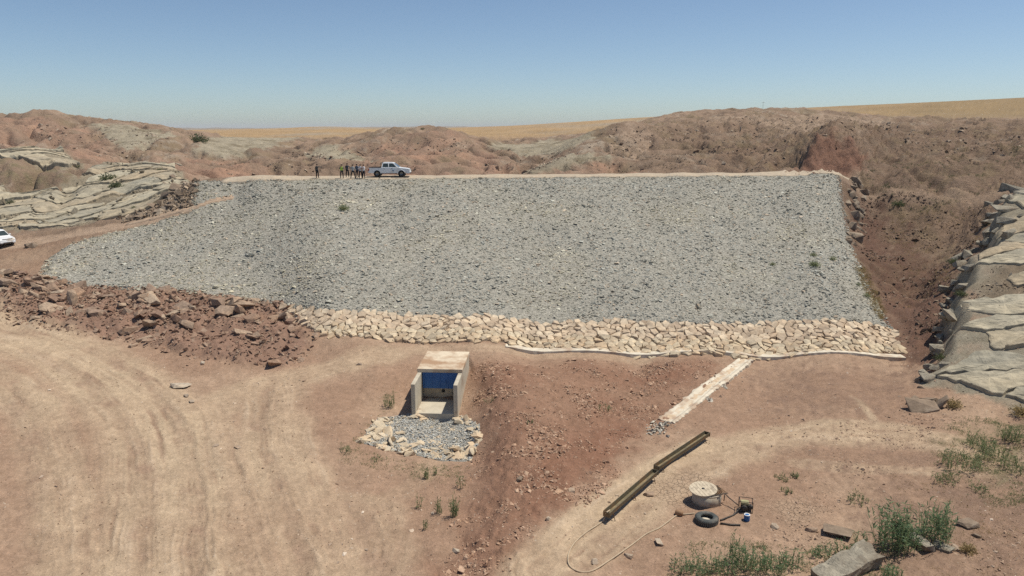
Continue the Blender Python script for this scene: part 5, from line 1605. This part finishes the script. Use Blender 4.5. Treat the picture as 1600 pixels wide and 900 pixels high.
# ------------------------------------------------------------------ single stones and boulders
M['pale_boulder'] = basic('pale_boulder', (.30, .27, .215), .95, 0, .3, 2.2, .8, .10, .1, (.20, .165, .125), .45)
M['brown_boulder'] = basic('brown_boulder', (.23, .175, .13), .95, 0, .25, 1.6, .6, .06, .1, (.33, .27, .21), .2)
M['ledge'] = basic('brown_grey_ledge', (.28, .225, .17), .95, 0, .3, 1.2, .6, .06, .1, (.18, .13, .095), .4)
M['field_stone'] = stone_material('field_stone', False, (.46, .39, .31), (.30, .22, .165), .3, 3, .5)
FS = [np_mesh('stone', v, f, mat=M['field_stone']) for v, f in BLOCK]
def stone(u, v, wpx, label, k=0, flat=.55, mat=None, name='stone', rz=None, z=None):
    p = gl(u, v)
    dist = math.hypot(math.hypot(p[0], p[1]), CAMZ - p[2])
    s = wpx / FPX * dist / 2.3
    o = link(name, FS[k % len(FS)], None, (p[0], p[1], p[2] + s * .22), (random.uniform(-.15, .15), random.uniform(-.15, .15), rz if rz is not None else random.uniform(0, 6)), (s, s * random.uniform(.7, .9), s * flat))
    put(o, label, 'stone')
    if mat: o.material_slots[0].link = 'OBJECT'; o.material_slots[0].material = mat
    return o
stone(1013, 773, 19, 'brownish stone lying between the lower trough and the well', 1, rz=0)
stone(1030, 849, 17, 'flat stone inside the hose loop, right of the hose', 2)
stone(982, 869, 15, 'rounded stone touching the right arm of the hose loop', 3, .8)
stone(926, 879, 18, 'pale stone inside the bottom of the hose loop', 4)
stone(281, 605, 30, 'long flat stone at the edge of the left dirt track', 5, .3, rz=.1)
stone(291, 619, 11, 'small dark stone just below the long flat one by the track', 6)
stone(300, 628, 10, 'small dark stone, lower of two below the long flat one', 7)
stone(316, 568, 10, 'small pale stone on bare ground below the rubble bank', 8, .7)
stone(208, 541, 15, 'lone block that rolled out below the rubble bank', 9, .7)
stone(372, 699, 12, 'small stone on the red earth left of the apron', 10)
stone(337, 697, 10, 'thin small stone on the left track edge', 11, .4)
stone(1511, 821, 29, 'dark-sided flat rock on the ground at far right', 12, .45, M['brown_boulder'], rz=.2)
stone(1526, 838, 13, 'small brown rock below the flat rock at far right', 13, .6, M['brown_boulder'])
stone(1440, 852, 36, 'large pale boulder between the two tall reed clumps', 14, .75, M['pale_boulder'])
stone(1432, 833, 22, 'pale boulder behind the large one by the reeds', 15, .8, M['pale_boulder'])
stone(1472, 858, 24, 'pale boulder right of the large one by the reeds', 0, .6, M['pale_boulder'])
stone(1493, 857, 16, 'whitish stone near the dry tuft at lower right', 1, .6)
stone(1310, 834, 42, 'long dark reddish slab lying behind the green grass', 2, .3, M['brown_boulder'], rz=-.35)
stone(1268, 828, 17, 'pale stone just left of the long reddish slab', 3)
stone(1209, 825, 18, 'pale stone at the left end of the cracked mud', 4)
stone(857, 811, 12, 'round pinkish stone among the turned red earth', 5, .9)
stone(813, 750, 13, 'dark round stone among the clods right of the apron', 6, .9, M['brown_boulder'])
stone(893, 768, 14, 'stone on the edge of clods left of the lower trough', 7, .8)
stone(712, 862, 13, 'stone at the bottom middle beside the reed wisps', 8, .8)
stone(50, 386, 17, 'tan block beside the ramp at left, right of the car', 11, .9, M['brown_boulder'], rz=.8)

# big block at the bottom edge
p = gl(1322, 893)
bm = bmesh.new()
add_box(bm, -1.55, 1.55, -.65, .65, -.6, .55)
bmesh.ops.subdivide_edges(bm, edges=bm.edges[:], cuts=6, use_grid_fill=True)
for v in bm.verts:
    n1 = float(fbm(np.array([v.co.x * 1.1 + v.co.z]), np.array([v.co.y * 1.3 - v.co.z]), 3, 170)[0]); n2 = float(fbm(np.array([v.co.x * 2.3 - v.co.z * 2]), np.array([v.co.y * 2 + 5]), 3, 171)[0])
    v.co += Vector((.10 * n2, .16 * n1, .10 * n2 + .06 * n1))
    v.co.y *= 1 - .18 * max(0, v.co.z + .3); v.co.z -= .10 * (v.co.x + 1.9) * .35
o = bm_obj('boulder', bm, M['pale_boulder'], None, (p[0], p[1], p[2] + .1), (.10, -.22, .42), smooth=False)
put(o, 'big pale squared rock slab cut off by the bottom edge among grass', 'boulder')

def rock_group(name, label, cat, items, mat):
    c = gl(*items[0][:2]); t = empty(name, tuple(c)); put(t, label, cat)
    ms = [np_mesh('rock', v, f, mat=mat) for v, f in BLOCK[:6]]
    for i, (u, v, wpx, fl, tx, ty_) in enumerate(items):
        q = gl(u, v); dist = math.hypot(math.hypot(q[0], q[1]), CAMZ - q[2]); s = wpx / FPX * dist / 2.3
        link('rock', ms[i % 6], t, (q[0] - c[0], q[1] - c[1], q[2] - c[2] + s * fl * .12), (tx, ty_, i * 1.3), (s, s * .8, s * fl))
rock_group('broken_boulder', 'dark split boulder with slabs fallen at the foot of the right outcrop', 'boulder',
           [(1440, 640, 42, .8, .2, .1), (1452, 626, 44, .25, .1, .45), (1464, 634, 36, .3, -.1, .8), (1428, 628, 26, .7, .4, .2), (1438, 596, 16, .8, .1, .1), (1440, 606, 12, .7, 0, 0), (1446, 588, 14, .7, .3, .2), (1425, 640, 14, .8, .1, .4)], M['brown_boulder'])
rock_group('rock_ledge', 'broken rock ledge climbing along the right edge of the gravel face', 'rocks',
           [(1336, 372, 22, 1.1, .1, .1), (1330, 355, 22, 1.2, .3, .1), (1334, 338, 18, 1.3, .2, .3), (1338, 322, 18, .9, .1, .5), (1346, 292, 26, .9, .2, .2), (1338, 284, 20, 1.0, .3, .1), (1352, 302, 14, .8, 0, .2), (1324, 372, 12, .8, .1, .1), (1350, 310, 12, .8, .1, .3)] + [(random.uniform(1322, 1350), v, random.uniform(7, 16), random.uniform(.7, 1.3), random.uniform(-.4, .4), random.uniform(-.4, .4)) for v in range(282, 384, 4)], M['ledge'])
rock_group('outcrop_blocks', 'jagged pale blocks along the broken left edge of the right outcrop', 'rocks',
           [(u + random.uniform(-5, 5), v + random.uniform(-8, 8), random.uniform(14, 34), random.uniform(.5, 1.0), random.uniform(-.3, .3), random.uniform(-.3, .3)) for u, v in
            [(1452, 590), (1462, 576), (1474, 566), (1478, 548), (1474, 532), (1484, 518), (1490, 502), (1490, 486), (1490, 468), (1500, 452), (1510, 440), (1512, 424), (1504, 406), (1516, 396), (1532, 390), (1546, 380), (1552, 364), (1552, 348), (1556, 332), (1562, 316), (1568, 304), (1580, 298), (1592, 300), (1584, 316), (1574, 334), (1590, 340), (1568, 352), (1580, 366), (1444, 586), (1452, 572), (1464, 556), (1466, 542), (1464, 526), (1472, 510), (1478, 496), (1480, 478), (1482, 460), (1490, 446), (1500, 430), (1498, 414), (1494, 400), (1524, 384), (1540, 370), (1544, 352), (1546, 336), (1552, 322)]], M['pale_boulder'])
rock_group('fallen_rocks', 'jumble of fallen rocks where the left ledges meet the dam', 'rocks',
           [(278, 296, 24, .7, .2, .3), (288, 288, 20, .8, .3, .1), (265, 305, 26, .6, .1, .1), (255, 315, 18, .6, .4, .2), (272, 280, 18, .9, .2, .4), (290, 300, 14, .8, 0, .2), (240, 322, 20, .5, .2, 0), (268, 322, 14, .9, .2, .1), (288, 322, 12, .8, .1, .1), (260, 290, 20, .7, .2, .2), (225, 330, 16, .6, .1, .2)], M['brown_boulder'])

# ------------------------------------------------------------------ plants
def leaf_mat(name, a, b):
    m, nt, bs = mat_nodes(name)
    f = obj_noise(nt, 3.0, 3)
    nt.links.new(mix_rgb(nt, a, b, ramp_fac(nt, f, .35, .65)), bs.inputs['Base Color'])
    tr = nt.nodes.new('ShaderNodeBsdfTranslucent'); mx = nt.nodes.new('ShaderNodeMixShader'); mx.inputs[0].default_value = .35
    cc = mix_rgb(nt, tuple(min(1, k * 1.5) for k in a), tuple(min(1, k * 1.5) for k in b), .5); nt.links.new(cc, tr.inputs['Color'])
    nt.links.new(bs.outputs[0], mx.inputs[1]); nt.links.new(tr.outputs[0], mx.inputs[2]); nt.links.new(mx.outputs[0], nt.nodes['Material Output'].inputs['Surface'])
    bs.inputs['Roughness'].default_value = .6
    bs.inputs['Specular IOR Level'].default_value = .2
    return m
M['reed'] = leaf_mat('reed_leaf', (.095, .165, .08), (.20, .26, .14))
M['grass'] = leaf_mat('weed_leaf', (.12, .165, .07), (.22, .235, .12))
M['shrub'] = leaf_mat('shrub_leaf', (.065, .085, .04), (.12, .135, .065))
M['straw'] = leaf_mat('dry_straw', (.33, .245, .115), (.25, .20, .10))
M['hill_scrub'] = leaf_mat('dry_scrub', (.10, .082, .05), (.17, .135, .08))
M['stem'] = basic('dry_stem', (.20, .16, .09), .8)

def ribbons(specs):
    """specs: list of (base, dir, length, width, droop) -> one mesh of narrow bent leaves"""
    n = len(specs)
    B = np.array([s[0] for s in specs]); D = np.array([s[1] for s in specs]); L = np.array([s[2] for s in specs])[:, None]; Wd = np.array([s[3] for s in specs])[:, None]; Dr = np.array([s[4] for s in specs])[:, None]
    D = D / np.linalg.norm(D, axis=1)[:, None]
    side = np.cross(D, rng.normal(size=(n, 3))); side /= np.linalg.norm(side, axis=1)[:, None] + 1e-9
    hz = D * np.array([1, 1, 0]); hz /= np.linalg.norm(hz, axis=1)[:, None] + 1e-6
    rows = []
    for t, w in ((0, .7), (.4, 1.0), (.75, .7), (1.0, .06)):
        c = B + D * L * t + (hz * .5 - np.array([0, 0, 1])) * Dr * L * t * t
        rows += [c - side * Wd * w * .5, c + side * Wd * w * .5]
    V_ = np.stack(rows, 1).reshape(-1, 3)
    f = np.array([(0, 1, 3, 2), (2, 3, 5, 4), (4, 5, 7, 6)])
    return V_, (f[None] + (np.arange(n) * 8)[:, None, None]).reshape(-1, 4)

def rdir(spread, up=1.0):
    a = rng.uniform(0, 2 * np.pi); r = abs(rng.normal(0, spread))
    return np.array([math.cos(a) * r, math.sin(a) * r, up])

def reed_clump(u, v, h, rad, n, label, cat='reeds', mat='reed', name='reed_clump', leafy=7, group=None):
    p = gl(u, v)
    t = empty(name, tuple(p)); put(t, label, cat, group)
    st, lv = [], []
    n = int(n * (1.5 if h < 1.5 else .95))
    for i in range(n):
        a = rng.uniform(0, 2 * np.pi); r = rad * math.sqrt(rng.random())
        b = np.array([r * math.cos(a), r * math.sin(a), -.05]); d = rdir(.16); d /= np.linalg.norm(d)
        hh = h * rng.uniform(.45, 1.05)
        st.append((b, d, hh, .014 + .004 * h, rng.uniform(0, .10)))
        for k in range(leafy):
            f = rng.uniform(.15, .98)
            lv.append((b + d * hh * f, rdir(.75, .75), rng.uniform(.14, .30) * (.55 + .25 * h), (.022 + .010 * h), rng.uniform(.1, .55)))
    V_, F_ = ribbons(lv); link('leaves', np_mesh('leaves', V_, F_, mat=M[mat]), t)['kind'] = 'stuff'
    V_, F_ = ribbons(st); link('stems', np_mesh('stems', V_, F_, mat=M[mat if mat == 'straw' else 'grass']), t)['kind'] = 'stuff'
    return t

def shrub(u, v, wpx, label, mat='shrub', flat=.7, n=420, name='shrub'):
    p = gl(u, v)
    dist = math.hypot(math.hypot(p[0], p[1]), CAMZ - p[2]); R0 = wpx / FPX * dist / 2
    t = empty(name, tuple(p)); put(t, label, 'shrub')
    lv = []
    for i in range(n):
        d = rng.normal(size=3); d /= np.linalg.norm(d); d[2] = abs(d[2])
        k = rng.random() ** .45 * (1 + .3 * math.sin(5 * math.atan2(d[1], d[0]) + u))
        lv.append((d * np.array([1, 1, flat]) * R0 * k + np.array([0, 0, .05 * R0]), d + rng.normal(0, .5, 3), R0 * rng.uniform(.16, .32), R0 * .09, .1))
    V_, F_ = ribbons(lv); link('foliage', np_mesh('foliage', V_, F_, mat=M[mat]), t)
    bm = bmesh.new()
    for k in range(7):
        a = k * .9; add_tube(bm, [(0, 0, -.1 * R0), (.3 * R0 * math.cos(a), .3 * R0 * math.sin(a), .35 * R0 * flat), (.7 * R0 * math.cos(a), .7 * R0 * math.sin(a), .75 * R0 * flat)], [.05 * R0, .035 * R0, .012 * R0], 5)
    bm_obj('branches', bm, M['stem'], t)

G1 = 'green grass clumps at the bottom right'
for i, (u, v, h, r, n, lab) in enumerate([
    (1062, 892, .7, .55, 26, 'leftmost low green grass clump at the bottom, nearest the hose loop'),
    (1096, 896, .8, .60, 34, 'low green grass clump below the tyre at the bottom edge'),
    (1132, 893, .95, .65, 44, 'dense green grass clump below the tyre, left of the tallest stems'),
    (1152, 882, 1.65, .45, 34, 'tall thin green stems rising toward the tyre'),
    (1176, 892, 1.2, .60, 42, 'green grass clump just right of the tall thin stems'),
    (1208, 892, 1.0, .60, 36, 'green grass clump below the blue drum'),
    (1240, 885, .9, .50, 26, 'green grass clump left of the big squared rock slab'),
    (1282, 872, .75, .40, 18, 'small green clump behind the big squared rock slab'),
    (1312, 866, .8, .45, 20, 'small green clump in front of the long reddish slab'),
    (1345, 852, .8, .3, 12, 'thin green sprigs left of the tall left reeds')]):
    reed_clump(u, v, h, r, n, lab, 'grass', 'reed', 'grass_clump', 6, G1)
reed_clump(1392, 862, 2.5, .75, 60, 'tall bushy green reed clump behind the big rock slab', leafy=13)
reed_clump(1412, 858, 1.9, .6, 46, 'dense green reed clump left of the pale boulders', leafy=13)
reed_clump(1458, 846, 2.2, .65, 58, 'tall green reed clump right of the pale boulders', leafy=13)
reed_clump(1392, 905, .7, .4, 26, 'bright green tuft at the bottom edge right of the rock slab')
for i, (u, v, h, r, n, lab) in enumerate([
    (1500, 728, 1.0, 1.0, 50, 'wide green weed patch below the right outcrop, leftmost'),
    (1532, 700, 1.0, .9, 46, 'green weed patch nearest below the right outcrop'),
    (1558, 722, .9, 1.0, 46, 'green weed patch at the middle of the right-hand weeds'),
    (1572, 688, 1.0, .6, 26, 'upright green weed near the right edge below the outcrop'),
    (1596, 690, .9, .7, 26, 'green weeds cut off by the right edge below the outcrop'),
    (1590, 735, .7, .8, 26, 'lowest green weeds at the right edge'),
    (1478, 752, .6, .7, 24, 'sparse olive weeds left below the weed patch'),
    (1528, 766, .4, .5, 18, 'small pale green weed on bare ground at right'),
    (1340, 786, .6, .5, 16, 'sparse grey-green weed above the tall reeds'),
    (1222, 748, .3, .4, 14, 'tiny green weed on the ground up-right of the well'),
    (1242, 745, .3, .35, 12, 'tiny green weed right of the other beyond the well'),
    (1230, 770, .25, .3, 10, 'tiny weed between the pump and the cracked mud')]):
    reed_clump(u, v, h, r, n, lab, 'weeds', 'grass', 'weed_patch', 8, 'weeds on the right ground')
for i, (u, v, h, r, n, lab) in enumerate([
    (666, 748, .8, .16, 14, 'small green reed wisp just below the apron'),
    (683, 742, .5, .2, 8, 'faint wisp right of the green one below the apron'),
    (655, 795, .9, .14, 7, 'leftmost thin reed wisp on bare ground below the apron'),
    (687, 802, 1.0, .18, 12, 'middle thin reed wisp on bare ground below the apron'),
    (710, 807, 1.25, .18, 22, 'tallest green reed wisp on bare ground below the apron'),
    (665, 827, .6, .12, 8, 'lowest small reed wisp below the apron'),
    (722, 760, .8, .3, 9, 'brown-green wisp at the head of the gully right of the apron'),
    (540, 706, .5, .4, 16, 'grey-green weed left of the apron'),
    (592, 720, .3, .5, 16, 'low weed along the front edge of the apron'),
    (609, 636, 1.3, .35, 22, 'tall grey-green weed standing left of the outlet box'),
    (766, 628, .4, .5, 14, 'low grey weed right of the outlet box'),
    (944, 640, .35, .5, 16, 'low grey weed on red earth right of the outlet'),
    (828, 662, .3, .2, 8, 'tiny weed on red earth between apron and channel')]):
    reed_clump(u, v, h, r, n, lab, 'weeds', 'grass', 'reed_wisp', 4, 'weeds round the outlet')
for u, v, w, lab, mt in [
    (310, 222, 24, 'dark green shrub on the pale slope left behind the dam', 'shrub'),
    (170, 283, 22, 'larger dark shrub on the left rock slabs', 'shrub'),
    (182, 293, 17, 'smaller dark shrub just below the larger one on the left slabs', 'shrub'),
    (210, 326, 9, 'small dark shrub low on the left rock slabs near the ramp', 'shrub'),
    (121, 262, 8, 'tiny shrub at the end of the pale slab on the left', 'shrub'),
    (250, 267, 9, 'tiny shrub in the crack near the right end of the left slabs', 'shrub'),
    (16, 318, 11, 'small bush on the rock at the far left', 'shrub'),
    (1405, 322, 17, 'dark bush on the brown slope below the right path', 'shrub'),
    (537, 328, 16, 'bright yellow-green tuft high on the gravel face', 'grass'),
    (1272, 416, 15, 'bright green tuft on the right part of the gravel face', 'grass'),
    (1271, 400, 10, 'small grey-green tuft above the bright one on the gravel face', 'grass'),
    (1301, 406, 11, 'small green tuft near the right edge of the gravel face', 'grass'),
    (1207, 414, 9, 'faint tuft left of the bright one on the gravel face', 'grass'),
    (1354, 464, 11, 'green bush on the right rim of the gravel face', 'grass'),
    (1341, 446, 8, 'small bush on the rim above the green one', 'grass'),
    (1490, 412, 15, 'dark bush tucked against the top of the outcrop edge', 'shrub'),
    (1502, 462, 15, 'dark bush in the notch of the outcrop edge', 'shrub'),
    (1472, 562, 18, 'dark bush at the foot of the outcrop edge', 'shrub'),
    (660, 202, 6, 'tiny lone bush on the skyline of the red hill', 'shrub'),
    (1513, 862, 20, 'yellow dry tuft on the ground at lower right', 'straw'),
    (1490, 636, 20, 'straw-coloured tuft at the foot of the right outcrop', 'straw'),
    (1597, 648, 24, 'straw-coloured tuft at the right edge below the outcrop', 'straw')]:
    shrub(u, v, w, lab, mt, .75 if mt == 'shrub' else .9, 260 if w < 12 else 420)

def tufts(name, label, poly, n, h, mat, dens=None, blades=9):
    q = inside(poly, n * 2)
    if dens is not None: q = q[rng.random(len(q)) < dens(q[:, 0], q[:, 1])]
    q = q[:n]; z = landz(q[:, 0], q[:, 1]); sp = []
    for (a, b), c in zip(q, z):
        k = rng.uniform(.6, 1.2)
        for _ in range(blades):
            sp.append((np.array([a + rng.normal(0, .08), b + rng.normal(0, .08), c - .02]), rdir(.6), h * k * rng.uniform(.5, 1), .012 + .03 * h, rng.uniform(.1, .5)))
    V_, F_ = ribbons(sp)
    put(link(name, np_mesh(name, V_, F_, mat=M[mat])), label, 'grass', kind='stuff')
tufts('dry_grass_strip', 'dry straw-coloured grass along the right rim of the gravel face', gpoly([(1333, 415), (1350, 418), (1385, 490), (1375, 505), (1350, 455)]), 420, .38, 'straw')
tufts('dry_slope_grass', 'patchy dry grass on the brown right-hand slope', gpoly([(1345, 330), (1500, 310), (1600, 320), (1560, 370), (1500, 390), (1480, 460), (1400, 480), (1360, 400)]), 1100, .34, 'straw', lambda a, b: np.clip(fbm(a / 5, b / 5, 3, 180) * 2.2 - .1, .02, 1), 6)
tufts('slope_scrub', 'low olive scrub dotted over the right-hand slope', gpoly([(1350, 250), (1600, 235), (1700, 300), (1700, 330), (1500, 340), (1360, 330)]), 1300, .55, 'shrub', lambda a, b: np.clip(fbm(a / 6, b / 6, 3, 181) * 2.0 - .1, .02, 1), 8)
tufts('ground_weeds', 'thin dry weeds scattered round the apron and lower right', gpoly([(530, 720), (560, 670), (600, 640), (560, 700), (640, 722), (740, 725), (700, 760), (600, 735)]), 420, .16, 'grass', None, 6)
tufts('right_weeds', 'olive and straw weeds on the ground below the right outcrop', gpoly([(1440, 690), (1500, 650), (1700, 640), (1700, 800), (1540, 790), (1470, 750)]), 1500, .24, 'grass', lambda a, b: np.clip(.2 + 1.3 * fbm(a / 2.5, b / 2.5, 3, 184), .03, 1), 6)
tufts('right_straw', 'dry straw grass thinly covering the lower right ground', gpoly([(1380, 740), (1480, 690), (1700, 640), (1700, 905), (1420, 905)]), 1300, .16, 'straw', lambda a, b: np.clip(.1 + 1.3 * fbm(a / 2.0, b / 2.0, 3, 185), .03, 1), 6)
tufts('corner_weeds', 'thin green weeds on the bottom right ground', gpoly([(1030, 905), (1080, 850), (1350, 850), (1420, 880), (1390, 905)]), 900, .22, 'grass', lambda a, b: np.clip(.25 + fbm(a / 1.5, b / 1.5, 3, 182), .05, 1), 6)

tufts('hill_scrub', 'dark low scrub speckling the brown hill behind the right end of the dam', gpoly([(860, 262), (985, 205), (1080, 192), (1200, 190), (1330, 190), (1460, 200), (1600, 210), (1600, 250), (1360, 262), (1230, 240), (1180, 266)]), 6500, .55, 'hill_scrub', lambda a, b: np.clip(fbm(a / 8, b / 8, 3, 183) * 1.8 + .15, .03, 1), 4)

# ------------------------------------------------------------------ distant mast
mp = at_d(1192, 170, 262); mz = lz(mp[0], mp[1])
ms = empty('radio_mast', (mp[0], mp[1], mz)); put(ms, 'thin mast on the skyline of the right hill', 'mast')
tube_obj('pole', [(0, 0, -.5), (0, 0, 2.6)], .035, M['rust'], ms, 6)
tube_obj('crossbar', [(-.5, 0, 2.3), (.5, 0, 2.3)], .03, M['rust'], ms, 6)

# ------------------------------------------------------------------ dusty air over the whole country
bm = bmesh.new(); add_box(bm, -16000, 16000, -60, 15500, -30, 60)
hz_m = bpy.data.materials.new('dusty_air'); hz_m.use_nodes = True
hn_ = hz_m.node_tree; hn_.nodes.clear()
pv = hn_.nodes.new('ShaderNodeVolumePrincipled'); om = hn_.nodes.new('ShaderNodeOutputMaterial')
pv.inputs['Color'].default_value = (.93, .95, .97, 1); pv.inputs['Density'].default_value = .00011; pv.inputs['Anisotropy'].default_value = .0
hn_.links.new(pv.outputs[0], om.inputs['Volume'])
put(bm_obj('haze', bm, hz_m), kind='stuff')
